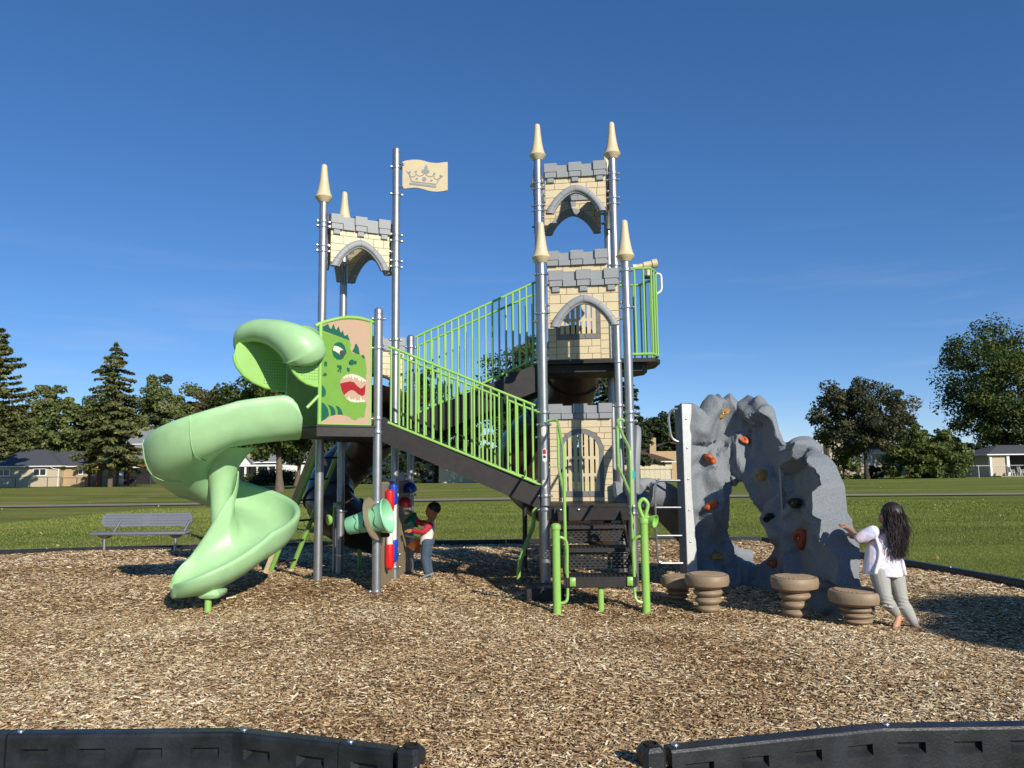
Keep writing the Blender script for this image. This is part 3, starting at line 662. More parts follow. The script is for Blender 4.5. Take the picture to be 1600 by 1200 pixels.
# balcony railing with telescope
bpoly = [(MR[0] + .07, MR[1] - .02), (1.84, 9.9), (1.95, 10.12), (1.965, 10.58), (1.84, 10.84), (BR[0] + .05, BR[1])]
zb_, zt_ = zat(1000, 553, 9.9), zat(1000, 419, 9.9)
b = MB()
for z in (zb_, zt_): b.tube([(x, y, z) for x, y in bpoly], .019, 10)
rp_ = b.obj('railing', 'lime', PS); me = MB().tube([(0, 0, 0), (0, 0, zt_ - zb_)], .0135, 8, caps=False).mesh('baluster')
tot = [0]
for i in range(len(bpoly) - 1): tot.append(tot[-1] + (Vector(bpoly[i + 1]) - Vector(bpoly[i])).length)
for k in range(15):
    s_ = tot[-1] * (k + .5) / 15; i = max(j for j in range(len(tot) - 1) if tot[j] <= s_); q = Vector(bpoly[i]).lerp(Vector(bpoly[i + 1]), (s_ - tot[i]) / (tot[i + 1] - tot[i])); link('baluster', me, 'lime', rp_, T(q.x, q.y, zb_))
b = MB(); te = at(1012, 414, 10.3); dr = Vector((.985, -.05, .17)).normalized()
b.tube([te - dr * .16, te - dr * .06], .036, 14); b.tube([te - dr * .06, te + dr * .06], .05, 14); b.tube([te + dr * .06, te + dr * .13], .062, 16)
tel = b.obj('telescope', 'beige', PS); MB().tube([te + Vector((0, 0, -.16)), te + Vector((0, 0, -.04))], .03, 12).obj('telescope_mount', 'beige', tel)
MB().tube([te - dr * .205 + Vector((0, 0, .0)), te - dr * .16], .045, 14).obj('eyepiece', 'white_plastic', tel)
MB().rbox(te + Vector((0, 0, -.17)), (.14, .1, .03), .008).obj('mount_plate', 'blackdeck', tel)
hx = te + Vector((.09, 0, -.12)); MB().tube(sm([hx, hx + Vector((.08, 0, -.02)), hx + Vector((.09, 0, -.12)), hx + Vector((.08, 0, -.24)), hx + Vector((.0, 0, -.3))], 5), .016, 8).obj('grab_handle', 'white_plastic', PS)
# front steps up to the low deck
def step(y0, y1, z, front_h, riser=None):
    xa, xb = .525, 1.235
    b = MB(); b.rbox(((xa + xb) / 2, (y0 + y1) / 2, z - .012), (xb - xa, y1 - y0, .024), .008); b.rbox(((xa + xb) / 2, y0 + .012, z - front_h / 2 - .013), (xb - xa, .024, front_h), .006)
    s = b.obj('step', 'blackdeck', PS, 25)
    # raised tread ribs
    rib = MB()
    for k in range(14):
        u = xa + .06 + (xb - xa - .12) * k / 13; rib.box((u, (y0 + y1) / 2 + .0, z + .003), (.018, (y1 - y0) * .62, .006))
    rib.obj('tread_ribs', 'blackdeck', s, 20)
    if riser:
        # open riser plate built as bars round its slots
        z0, z1, yr = riser; rows = 5; ncol = 12; pl = MB(); hgt = (z1 - z0) / (rows * 2 + 1)
        for r_ in range(rows + 1): pl.box(((xa + xb) / 2, yr, z0 + hgt * (2 * r_ + .5)), (xb - xa, .006, hgt * 1.02))
        for r_ in range(rows):
            for c in range(ncol + 1):
                u = xa + (xb - xa) * (c + (.5 if r_ % 2 else 0)) / (ncol + .5); pl.box((min(max(u, xa + .012), xb - .012), yr, z0 + hgt * (2 * r_ + 1.5)), (.026, .0059, hgt * 1.04))
        pl.obj('riser_plate', 'blackdeck', s, 20)
    return s
step(7.95, 8.32, .40, .09, (.44, .60, 8.33)); step(8.28, 8.70, .655, .03, (.69, .83, 8.71)); step(8.66, 9.08, .865, .025)
for x in (.517, 1.243): MB().add([(x - .008, 7.96, .31), (x + .008, 7.96, .31), (x - .008, 9.1, .93), (x + .008, 9.1, .93), (x - .008, 7.96, .39), (x + .008, 7.96, .39), (x - .008, 9.1, 1.05), (x + .008, 9.1, 1.05)], [(0, 1, 3, 2), (4, 6, 7, 5), (0, 4, 5, 1), (2, 3, 7, 6), (0, 2, 6, 4), (1, 5, 7, 3)]).obj('stringer', 'blackdeck', PS, 20)
fas = MB().rbox((.88, 9.085, ZLOW - .1), (.82, .02, .16), .006).obj('deck_fascia', 'blackdeck', PS, 25)
for u in (.55, .76, 1.02, 1.2): link('bolt', BOLT, 'clampsteel', fas, T(u, 9.073, ZLOW - .05) @ Matrix.Rotation(R(90), 4, 'X'))
MB().tube([(.88, 8.02, -.03), (.88, 8.02, .36)], .031, 14).obj('step_support', 'lime', PS)
for x, rx in ((.43, 1), (1.33, -1)):
    yb = 7.95
    zt3 = .93 if rx > 0 else .98
    b = MB(); b.lathe([(.041, -.05), (.041, zt3 - .05), (.05, zt3 - .045), (.052, zt3 - .02), (.048, zt3), (.03, zt3 + .014), (.001, zt3 + .018)], 18, (x, yb, 0))
    gp = b.obj('grab_post', 'lime', PS)
    i_ = x + rx * .11; MB().tube(sm([(x, yb, .80), (x + rx * .06, yb, .80), (i_, yb + .02, .74), (i_, yb + .02, .5), (i_, yb + .02, .24), (x + rx * .09, yb, .165), (x + rx * .02, yb, .145)], 5), .0155, 8).obj('grab_loop', 'lime', gp)
    MB().rbox((i_ + rx * .05, 7.935, .36), (.06, .012, .09), .01).obj('mount_plate', 'lime', gp)
# handrails of the front steps
for X, sg in ((.53, 1), (1.225, -1)):
    b = MB(); b.tube(sm([(X - sg * .12, 9.08, 2.06), (X - sg * .03, 9.03, 2.065), (X, 8.93, 2.03), (X, 8.5, 1.84), (X, 8.1, 1.70), (X, 8.04, 1.6), (X, 8.04, 1.2), (X, 8.04, .42)], 4), .0165, 9)
    h_ = b.obj('handrail', 'lime', PS); MB().tube(sm([(X, 8.97, 2.0), (X, 8.97, 1.6), (X, 8.93, 1.5), (X, 8.5, 1.36), (X, 8.05, 1.2)], 4), .0165, 9).obj('lower_rail', 'lime', h_)
# talk tube on the right grab post
tx_, ty_ = 1.33, 7.95
MB().tube(sm([(tx_, ty_, .98), (tx_ - .03, ty_, 1.05), (tx_ - .045, ty_, 1.13), (tx_, ty_, 1.18), (tx_ + .045, ty_, 1.13), (tx_ + .03, ty_, 1.05), (tx_ + .01, ty_, .99)], 5), .02, 10).obj('ring_handle', 'lime', PS)
def talk_tube(c, dirv, s=1.0):
    c = Vector(c); Q = Vector(dirv).to_track_quat('Z', 'Y').to_matrix(); b = MB(); b.lathe([(.02, -.06), (.025, -.03), (.05, 0), (.062, .035), (.066, .05), (.06, .05), (.045, .015), (.001, .01)], 18, c, Q); return b.obj('talk_tube', 'lime', PS)
talk_tube((1.405, 7.95, .965), (.75, -.55, -.2))
MB().tube(sm([(1.33, 7.95, 1.0), (1.37, 7.97, 1.0), (1.39, 7.97, .98)], 4), .018, 8).obj('talk_pipe', 'lime', PS)
# black step box and bent green climber pole left of the steps
MB().rbox((.335, 8.78, .09), (.42, .46, .22), .012).obj('step_box', 'blackdeck', PS, 25)
MB().tube([at(820, 778, 9.9), at(820, 862, 9.9) + Vector((0, 0, -.2))], .03, 12).obj('support_leg', 'blackdeck', PS)
MB().tube(sm([at(841, 793, 9.7), at(834, 800, 9.7), at(833, 822, 9.7), at(822, 850, 9.6), at(812, 880, 9.5), at(810, 905, 9.5)], 5), .026, 10).obj('climber_pole', 'lime', PS)
# stickers on the posts
def sticker(P, z, wdt, hgt, m, oval=True, ang=-1.57, parent=PS):
    rows = []
    for i in range(9):
        v = -1 + i / 4; hw = wdt * (math.sqrt(max(.02, 1 - abs(v) ** (2 if oval else 12)))); rows.append([Vector((P[0] + (PR + .0015) * math.cos(ang + hw * k / 3), P[1] + (PR + .0015) * math.sin(ang + hw * k / 3), z + v * hgt)) for k in range(-3, 4)])
    return MB().grid(rows).obj('sticker', m, parent, 60, recalc=False)
sticker(FL, 1.66, .5, .085, 'sticker_white', False); sticker((FL[0], FL[1] - .0012), 1.70, .36, .03, 'sticker_red', False); sticker((FL[0], FL[1] - .0015), 1.64, .30, .016, 'ink', False)
sticker(FL, 1.94, .55, .06, 'sticker_white', False, -1.7); sticker(FL, 1.32, .5, .05, 'sticker_white', False, -1.7)
sticker(FR, 1.42, .6, .05, 'sticker_teal', True, -1.2)
# ---------------------------------------------------------------- dinosaur panel (flat two-colour print on board)
DR = Vector((L3[0] - .075, L3[1] - .03, 0)); DL = NB.copy(); du = (DR - DL); DW = du.length; du.normalize(); dn = Vector((du.y, -du.x, 0))
zb0 = ZL + .01
# image coords of the crop (686x1200; x 100..585, y 150..1110) -> board coords
def DF(s, v, d): return DL + du * s + Vector((0, 0, zb0 + v)) + dn * d
DH = zat(540, 497, 8.95) - zb0
def dp(x, y): return ((x - 100) / (585 - 100) * DW, (1108 - y) / (1108 - 150) * DH)
def dpoly(pts, m, d0, d1, name='print_shape', parent=None):
    pl = [dp(*q) for q in pts]; a = sum(pl[i][0] * pl[(i + 1) % len(pl)][1] - pl[(i + 1) % len(pl)][0] * pl[i][1] for i in range(len(pl)))
    if a < 0: pl.reverse()
    return MB().prism(pl, DF, d0, d1).obj(name, m, parent, 30)
topc = [(100, 238), (150, 215), (230, 184), (320, 163), (420, 154), (500, 158), (585, 172)]
board = dpoly([(100, 1105), (585, 1105)] + list(reversed(topc)), 'pink_panel', -.012, .006, 'dinosaur_panel', PS)
board['label'] = 'pink board with green dinosaur head roaring'
head = [(118, 290), (200, 308), (290, 330), (345, 345), (372, 358), (384, 385), (378, 420), (386, 445), (398, 462), (430, 466), (466, 472), (500, 478), (520, 500), (526, 540), (538, 590), (536, 640), (528, 665), (534, 700), (500, 685), (450, 664), (400, 652), (350, 660), (310, 685), (288, 720), (286, 760), (300, 810), (325, 848), (350, 880), (385, 900), (430, 906), (490, 902), (530, 904), (538, 920), (530, 975), (524, 1000), (520, 1040), (490, 1042), (462, 1046), (450, 1062), (425, 1068), (400, 1056), (375, 1038), (330, 1026), (280, 1022), (235, 1024), (195, 1040), (160, 1064), (122, 1085), (118, 1085)]
dpoly(head, 'dino_green', .0062, .0085, parent=board)
dpoly([(118, 245), (150, 228), (168, 216), (182, 250), (196, 262), (206, 240), (218, 212), (234, 255), (244, 268), (256, 245), (266, 230), (280, 275), (288, 288), (304, 264), (318, 305), (328, 312), (350, 296), (372, 352), (345, 342), (290, 327), (200, 303), (118, 282)], 'dino_dark', .0062, .009, parent=board)
dpoly([(395, 448), (415, 415), (424, 378), (436, 376), (456, 410), (468, 470), (430, 463)], 'dino_dark', .0087, .0105, parent=board)
dpoly([(488, 472), (505, 474), (520, 500), (514, 508), (495, 498), (486, 485)], 'dino_dark', .0087, .0105, parent=board)
dpoly([(207, 460), (214, 420), (235, 388), (265, 373), (295, 376), (322, 402), (336, 440), (342, 468), (325, 488), (310, 520), (285, 532), (250, 530), (222, 505)], 'dino_dark', .0087, .0105, parent=board)
dpoly([(218, 425), (226, 410), (260, 412), (290, 425), (310, 442), (316, 470), (300, 500), (272, 478), (240, 460), (216, 452)], 'cream', .0107, .0122, parent=board)
dpoly([(274, 470), (284, 448), (305, 442), (322, 458), (324, 482), (310, 508), (290, 498)], 'ink', .0124, .0135, parent=board)
dpoly([(308, 692), (340, 664), (400, 651), (455, 664), (505, 686), (535, 706), (520, 722), (512, 704), (498, 724), (486, 696), (472, 726), (464, 698), (455, 712), (446, 682), (432, 694), (424, 676), (405, 708), (394, 674), (376, 694), (366, 672), (350, 696), (342, 684), (324, 704)], 'cream', .0087, .0105, parent=board)
dpoly([(332, 852), (345, 866), (366, 882), (368, 850), (388, 890), (406, 876), (416, 892), (430, 866), (442, 898), (455, 884), (474, 896), (478, 850), (498, 894), (508, 874), (526, 900), (490, 904), (430, 908), (385, 902), (352, 882)], 'cream', .0087, .0105, parent=board)
dpoly([(286, 745), (330, 732), (380, 720), (415, 726), (445, 756), (480, 782), (505, 768), (526, 740), (524, 800), (518, 836), (495, 846), (460, 832), (420, 802), (390, 796), (360, 814), (325, 846), (302, 805)], 'dino_red', .0087, .0105, parent=board)
for cx, cy, rx, ry in ((390, 550, 24, 26), (425, 548, 16, 18), (372, 560, 8, 9), (402, 528, 7, 8), (285, 604, 14, 26), (264, 592, 9, 14), (268, 632, 9, 10), (290, 640, 7, 8), (362, 618, 14, 18), (352, 604, 6, 7), (150, 572, 14, 18), (142, 592, 7, 8), (158, 594, 7, 7), (147, 672, 16, 15), (130, 682, 6, 7)):
    dpoly([(cx + rx * math.cos(a), cy + ry * math.sin(a)) for a in [i * math.pi / 7 for i in range(14)]], 'dino_dark', .0087, .0105, parent=board)
for pts in ([(119, 765), (140, 782), (156, 815), (156, 850), (138, 870), (119, 872)], [(119, 915), (150, 935), (178, 975), (188, 1030), (160, 1062), (122, 1083), (119, 1083)], [(176, 936), (212, 948), (240, 975), (250, 1022), (206, 1034), (202, 985)], [(246, 942), (280, 955), (304, 985), (316, 1022), (268, 1020), (266, 985)]):
    dpoly(pts, 'dino_dark', .0087, .0105, parent=board)
# its frame: side bars and bowed top pipe
def q3(x, y, d=0): s, v = dp(x, y); return DF(s, v, d)
MB().tube([q3(103, 1112), q3(103, 215)], .024, 12).obj('frame_bar', 'lime', board); MB().tube([q3(578, 1112), q3(578, 165)], .014, 10).obj('frame_bar', 'lime', board)
MB().tube(sm([q3(55, 245), q3(103, 217), q3(230, 170), q3(330, 144), q3(430, 136), q3(520, 144), q3(620, 160, -.02)], 4), .022, 12).obj('frame_top', 'lime', board)
MB().tube([q3(103, 1108), q3(585, 1108)], .008, 8).obj('frame_foot', 'lime', board)
# flag with crown
FP = Vector((L4[0] + .09, L4[1] - .03, 0)); fu = Vector((.995, -.06, 0)).normalized(); fn = Vector((fu.y, -fu.x, 0))
def FF(x, y, d=0): 
    w_ = .62 / 1000; return FP + fu * ((x - 385) * w_) + Vector((0, 0, zat(630, 252, 10.1) - (y - 165) * w_)) + fn * d
def fpoly(pts, m, d0, d1, parent=None, name='crown_shape'):
    a = sum(pts[i][0] * pts[(i + 1) % len(pts)][1] - pts[(i + 1) % len(pts)][0] * pts[i][1] for i in range(len(pts)))
    if a > 0: pts = pts[::-1]
    return MB().prism(pts, FF, d0, d1).obj(name, m, parent, 30)
tb = lambda x: 165 + (0 if x < 650 else 1) * 0 + 50 - 50 * math.cos((x - 640) / 360 * math.pi / 1.25) if False else None
def wave(x): return 60 * math.sin((x - 600) / 780 * 2 * math.pi - .35) * (.8) + (x - 385) * .03
from bisect import bisect
def wtop(x): return interp(x, [385, 420, 500, 650, 750, 850, 1000, 1150, 1280, 1370, 1380], [205, 188, 172, 163, 172, 195, 245, 262, 250, 242, 255])
def wbot(x): return interp(x, [385, 400, 500, 650, 750, 850, 1000, 1150, 1280, 1370, 1380], [808, 822, 808, 800, 812, 842, 893, 912, 900, 882, 868])
xs_ = [385, 395, 440, 500, 560, 620, 680, 740, 800, 860, 920, 980, 1040, 1100, 1160, 1220, 1280, 1340, 1370, 1380]
top = [(x, wtop(x)) for x in xs_]; bot = [(x, wbot(x)) for x in xs_]
flag = fpoly(top + bot[::-1], 'beige', -.012, .012, PS, 'flag'); flag['label'] = 'beige wavy flag with grey crown'
def fcirc(cx, cy, r, sx=1, sy=1): return [(cx + r * sx * math.cos(a), cy + r * sy * math.sin(a)) for a in [i * math.pi / 8 for i in range(16)]]
def fline(pts, w):
    lft = []; rgt = []
    for i, (x, y) in enumerate(pts):
        a = pts[max(0, i - 1)]; b_ = pts[min(len(pts) - 1, i + 1)]; dx, dy = b_[0] - a[0], b_[1] - a[1]; l_ = math.hypot(dx, dy); lft.append((x - dy / l_ * w, y + dx / l_ * w)); rgt.append((x + dy / l_ * w, y - dx / l_ * w))
    return lft + rgt[::-1]
CG = 'granite_trim'
fpoly([(540, 690), (560, 682), (1130, 775), (1142, 790), (1130, 815), (1110, 818), (550, 728), (536, 712)], CG, .0125, .016, flag)
fpoly([(580, 655), (610, 650), (1130, 730), (1130, 755), (600, 672)], CG, .0125, .0155, flag)
fpoly([(462, 415), (510, 445), (545, 500), (600, 655), (575, 655), (525, 500)], CG, .0125, .016, flag)
fpoly([(1305, 550), (1250, 560), (1190, 610), (1130, 735), (1150, 735), (1205, 630)], CG, .0125, .016, flag)
for c in ((545, 450, 26), (682, 442, 26), (1090, 505, 27), (1228, 558, 26), (705, 603, 26), (1027, 652, 26), (868, 618, 48)): fpoly(fcirc(*c), CG, .0125, .016, flag)
fpoly([(910, 285), (945, 350), (940, 400), (975, 420), (985, 460), (960, 492), (920, 490), (885, 500), (850, 480), (815, 470), (802, 440), (820, 405), (855, 405), (870, 350)], CG, .0125, .016, flag)
for pts in ([(545, 500), (570, 540), (610, 560), (655, 545), (685, 490)], [(690, 490), (720, 530), (770, 545), (830, 530), (870, 490)], [(900, 500), (930, 540), (980, 565), (1040, 560), (1075, 530)], [(1072, 540), (1090, 600), (1140, 640), (1190, 615)]): fpoly(fline(pts, 9), CG, .0125, .0155, flag)
for y in (240, 770): MB().tube(sm([FF(300, y + 0, 0), FF(360, y + 5, 0.0), FF(400, y + 20, .014), FF(420, y + 45, .014)], 4), .016, 8).obj('flag_bracket', 'clampsteel', flag)
# ---------------------------------------------------------------- green spiral slide
def spiral_slide():
    C = Vector((-3.40, 9.10, 0)); rm = .37; th0 = R(-62); th1 = R(-62 - 330)
    e0 = Vector((-2.50, 9.02, 0))                       # entry at the deck extension
    p0 = C + Vector((math.cos(th0), math.sin(th0), 0)) * rm
    path = []; N1 = 14; N2 = 84; N3 = 34
    # entry run, helix, run-out: (pos, heading, inner scale, height scale, width scale)
    hd0 = Vector((math.sin(th0), -math.cos(th0), 0)); zA, zB, zC, zD = ZL - .06, 1.98 - .10, .56, .27
    for i in range(N1):
        t_ = i / N1; q = e0.lerp(p0, t_); h_ = (p0 - e0).normalized().lerp(hd0, t_ ** 1.5).normalized(); path.append((Vector((q.x, q.y, lerp(zA, zB, t_ ** 1.4))), h_, lerp(.78, .60, t_), math.sqrt(1 - (1 - min(1, t_ * 3.2 + .06)) ** 2), 1))
    for i in range(N2):
        t_ = i / (N2 - 1); th = lerp(th0, th1, t_); q = C + Vector((math.cos(th), math.sin(th), 0)) * rm; h_ = Vector((math.sin(th), -math.cos(th), 0))
        path.append((Vector((q.x, q.y, lerp(zB, zC, t_ ** .93))), h_, .60, lerp(1.0, .72, max(0, (t_ - .35) / .65)), 1))
    pe = path[-1][0].copy(); he = path[-1][1].copy()
    for i in range(1, N3 + 1):
        t_ = i / N3; h_ = (Matrix.Rotation(R(-26) * t_, 3, 'Z') @ he); q = (path[-1][0] if i > 1 else pe) + h_ * (.78 / N3); q.z = lerp(zC, zD, 1 - (1 - t_) ** 1.8)
        en = max(0, (t_ - .62) / .38); path.append((q, h_, lerp(.60, 1.0, min(1, t_ * 2.0)), lerp(.72, .40, t_ ** .9) * (1 - .55 * en ** 2), math.sqrt(max(.03, 1 - .93 * en * en))))
    U = [(-.45, .33), (-.42, .18), (-.34, .055), (-.2, .008), (0, 0), (.2, .008), (.34, .055), (.405, .17), (.43, .33), (.44, .375), (.465, .395), (.495, .385), (.508, .35), (.500, .29), (.475, .14), (.405, .0), (.28, -.075), (.0, -.10), (-.26, -.075), (-.40, .0), (-.475, .14), (-.50, .29), (-.508, .34), (-.495, .375), (-.465, .38)]
    rows = []
    for (q, h_, isc, hs, ws) in path:
        lat = Vector((-h_.y, h_.x, 0))                  # left of heading = outer side for a clockwise turn
        ip = len(rows); tt_ = (ip - N1) / (N2 - 1)
        if ip < N1 + N2: kin = 1 + 1.5 * (lambda a: a * a * (3 - 2 * a))(min(1, max(0, (tt_ - .45) / .3)))
        else: kin = 1 + 1.5 * (1 - (lambda a: a * a * (3 - 2 * a))(min(1, (ip - N1 - N2) / (N3 * .62))))
        rows.append([q + lat * ((l if l > 0 else l * isc * (1 - .25 * (kin - 1) / 1.5 * (hh > .2))) * ws) + Vector((0, 0, (hh * hs * (kin if (l < -.41 and hh > .1) else 1)) if hh > 0 else hh)) for l, hh in U])
    b = MB().grid(rows, True); m_ = len(U)
    # rounded bow at the exit: lip that closes the end
    last = rows[-1]; q, h_, isc, hs, ws = path[-1]
    cap = []
    for k, pnt in enumerate(last):
        cap.append(pnt + h_ * .10 + Vector((0, 0, -.005)) if True else pnt)
    c2 = [q + h_ * .012 + (p_ - q) * .8 for p_ in last]
    b.grid([last, c2], True); o_ = len(b.v) - m_; b.f.append(tuple(range(o_, o_ + m_))); b.f.append(tuple(range(m_)))
    s = b.obj('spiral_slide', 'mint', PS, 60); s['label'] = 'pale green spiral slide chute'
    # raised rim at exit
    q, h_, isc, hs, ws = path[-1]
    # hub column
    MB().lathe([(.06, .5), (.08, .66), (.10, .9), (.115, 1.15), (.14, 1.4), (.20, 1.58), (.28, 1.7), (.38, 1.78)], 28, (C.x - .03, C.y - .0, 0)).obj('centre_column', 'mint', s, 60)
    # moulded seam ridges
    def seam(path_pts): MB().tube(path_pts, .006, 6).obj('moulded_seam', 'mint', s, 60)
    for th in (-95, -150, -205):
        t_ = (th + 62) / -330; i = N1 + int(t_ * (N2 - 1)); q, h_, isc, hs, ws = path[i]; lat = Vector((-h_.y, h_.x, 0)); seam(sm([q + lat * l + Vector((0, 0, hh)) for l, hh in ((.50, .38), (.513, .33), (.505, .28), (.48, .14), (.41, -.005), (.285, -.08), (.1, -.10))], 3))
    # support under the exit
    sp_ = Vector((-3.27, 8.40, 0)); 
    MB().tube([(sp_.x, sp_.y, -.12), (sp_.x, sp_.y, .28)], .036, 14).obj('slide_support', 'lime', s)
    MB().rbox((sp_.x + .02, sp_.y + .05, .22), (.24, .3, .09), .03).obj('support_saddle', 'mint', s)
    return s
spiral_slide()
# hood: thick rolled arch over the entrance, carried by two perforated wings
hp = [at(376, 560, 9.12), at(374, 540, 9.04), at(382, 523, 8.94), at(402, 517, 8.85), at(426, 520, 8.76), at(448, 529, 8.70), at(466, 541, 8.68), at(473, 548, 8.70), at(477, 557, 8.74), at(479, 566, 8.78)]
rad = [.02, .065, .10, .125, .15, .19, .235, .255, .23, .12]
pts = sm(hp, 5); rr = [float(np.interp(i / 5, range(len(rad)), rad)) for i in range(len(pts))]
hood = MB().tube(pts, rr, 22, sy=1.1).obj('slide_hood', 'mint', PS, 70); hood['label'] = 'pale green rolled hood over the slide entrance'
ring = [hp[4] + Vector((.02 * 0 + .145 * math.cos(a) * .1, 0, .145 * math.sin(a))) for a in (0, 1)]
dirh = Vector((-.87, -.5, 0)).normalized()
def wing(base, zlo, zhi, ext, lab):
    base = Vector(base)
    def F(s, v, d): return base + dirh * s + Vector((0, 0, v)) + Vector((.5, -.87, 0)) * d
    arc = [(0, zlo)] + [(ext * (1 - math.cos(a)) * 1.0 if False else ext * math.sin(a), zhi - (zhi - zlo) * math.cos(a)) for a in [R(x) for x in (10, 25, 40, 55, 70, 82, 90)]] + [(0, zhi)]
    up_ = [(ext * .97, zhi + .12), (ext * .8, zhi + .24), (ext * .4, zhi + .30), (0, zhi + .30)] if lab == 'far' else []
    p = MB().prism(arc[:-1] + (up_ or [(0, zhi)]), F, -.006, .006).obj('hood_wing', 'lime', PS, 30)
    MB().tube([F(s, v, 0) for s, v in arc[:-1]], .02, 10).obj('wing_pipe', 'lime', p)
    hole = MB().lathe([(.005, 0), (.005, .0008)], 8, M=None).mesh('perforation')
    Q = Matrix(((dirh.x, 0, .5, 0), (dirh.y, 0, -.87, 0), (0, 1, 0, 0), (0, 0, 0, 1)))
    pf = MB()
    for i in range(9):
        for j in range(9):
            s, v = .03 + i * .03, zlo + .08 + j * .035
            if s < ext * math.sin(math.acos(max(-1, min(1, (zhi - v) / (zhi - zlo))))) - .035 and v < zhi - .02:
                c = F(s, v, .0068); pf.add([c + dirh * .005 * math.cos(a) + Vector((0, 0, .005 * math.sin(a))) for a in [k * math.pi / 3 for k in range(6)]], [tuple(range(6))])
    if pf.v: pf.obj('perforations', 'dark_hole', p, None, recalc=False)['kind'] = 'stuff'
    # brace down to the chute
    MB().tube([F(0, zlo - .1, 0), F(.14, zlo - .25, 0)], .02, 10).obj('wing_brace', 'lime', p)
zlo = zat(497, 604, 8.8); zhi = zat(465, 556, 8.75)
wing(NB, zlo, zhi, .36, 'near'); wing(FB, zat(447, 611, 9.2), zat(380, 558, 9.05), .62, 'far')
# far side board of the entrance and its bar
fd = Vector((L1[0], L1[1], 0)) - FB; fw = fd.length; fd.normalize(); fnv = Vector((fd.y, -fd.x, 0))
FFd = lambda s, v, d: FB + fd * s + Vector((0, 0, v)) + fnv * d
side = MB().prism([(.0, ZL + .01), (fw - .06, ZL + .01), (fw - .06, ZL + 1.18), (fw * .5, ZL + 1.24), (0, ZL + 1.15)], FFd, -.008, .008).obj('entrance_side_board', 'lime', PS, 30)
MB().tube([FFd(0, ZL, 0), FFd(0, ZL + 1.17, 0)], .024, 12).obj('frame_bar', 'lime', side)
MB().tube(sm([FFd(-.08, ZL + 1.1, 0), FFd(0, ZL + 1.17, 0), FFd(fw * .5, ZL + 1.26, 0), FFd(fw, ZL + 1.2, 0)], 4), .022, 10).obj('frame_top', 'lime', side)
# barrier between L1 and L2 (closes the deck behind the entrance)
bu = Vector((L2[0] - L1[0], L2[1] - L1[1], 0)); 
MB().prism([(.06, ZL + .01), (.93, ZL + .01), (.93, ZL + 1.1), (.06, ZL + 1.1)], lambda s, v, d: Vector((L1[0], L1[1], 0)) + bu * s + Vector((-1, .05, 0)) * d + Vector((0, 0, v)), -.008, .008).obj('side_barrier', 'lime', PS, 30)
# ---------------------------------------------------------------- tube slides behind
def tube_slide(pts, r, lab, flanges, ex=None):
    p_ = sm(pts, 8); s = MB().tube(p_, r, 26, caps=False).obj('tube_slide', 'brown_tube', PS, 70, label=lab)
    inner = MB().tube(p_, r - .012, 20, caps=False).obj('tube_lining', 'brown_tube', s, 70)
    for k in flanges:
        i = int(k * 8); t_ = (p_[min(i + 1, len(p_) - 1)] - p_[i - 1]).normalized(); MB().tube([p_[i] - t_ * .012, p_[i] + t_ * .012], r + .03, 26).obj('flange', 'brown_tube', s, 40)
    return s
t1 = tube_slide([(.90, 10.95, 3.28), (.93, 11.3, 3.05), (.88, 11.75, 2.65), (.55, 12.05, 2.2), (.18, 12.25, 1.85), (.12, 12.75, 1.45), (.5, 13.15, 1.02), (1.0, 13.2, .76), (1.45, 12.95, .58), (1.7, 12.6, .5)], .385, 'brown tube slide from the high deck, curling left behind the stairs', (1.5, 3, 5, 7))
MB().tube([(1.45, 12.95, -.05), (1.45, 12.95, .25)], .035, 12).obj('slide_support', 'lime', t1)
t2 = tube_slide([(-1.93, 10.92, 2.42), (-1.98, 11.3, 2.25), (-2.12, 11.75, 2.0), (-2.45, 12.0, 1.72), (-2.74, 11.9, 1.4), (-2.76, 11.6, 1.1), (-2.55, 11.45, .85), (-2.28, 11.6, .68), (-2.05, 11.85, .58)], .35, 'brown tube slide spiralling down behind the left deck', (1.5, 3, 5, 6.5))
MB().tube([(-2.27, 11.5, -.05), (-2.27, 11.5, .4)], .035, 12).obj('slide_support', 'lime', t2)
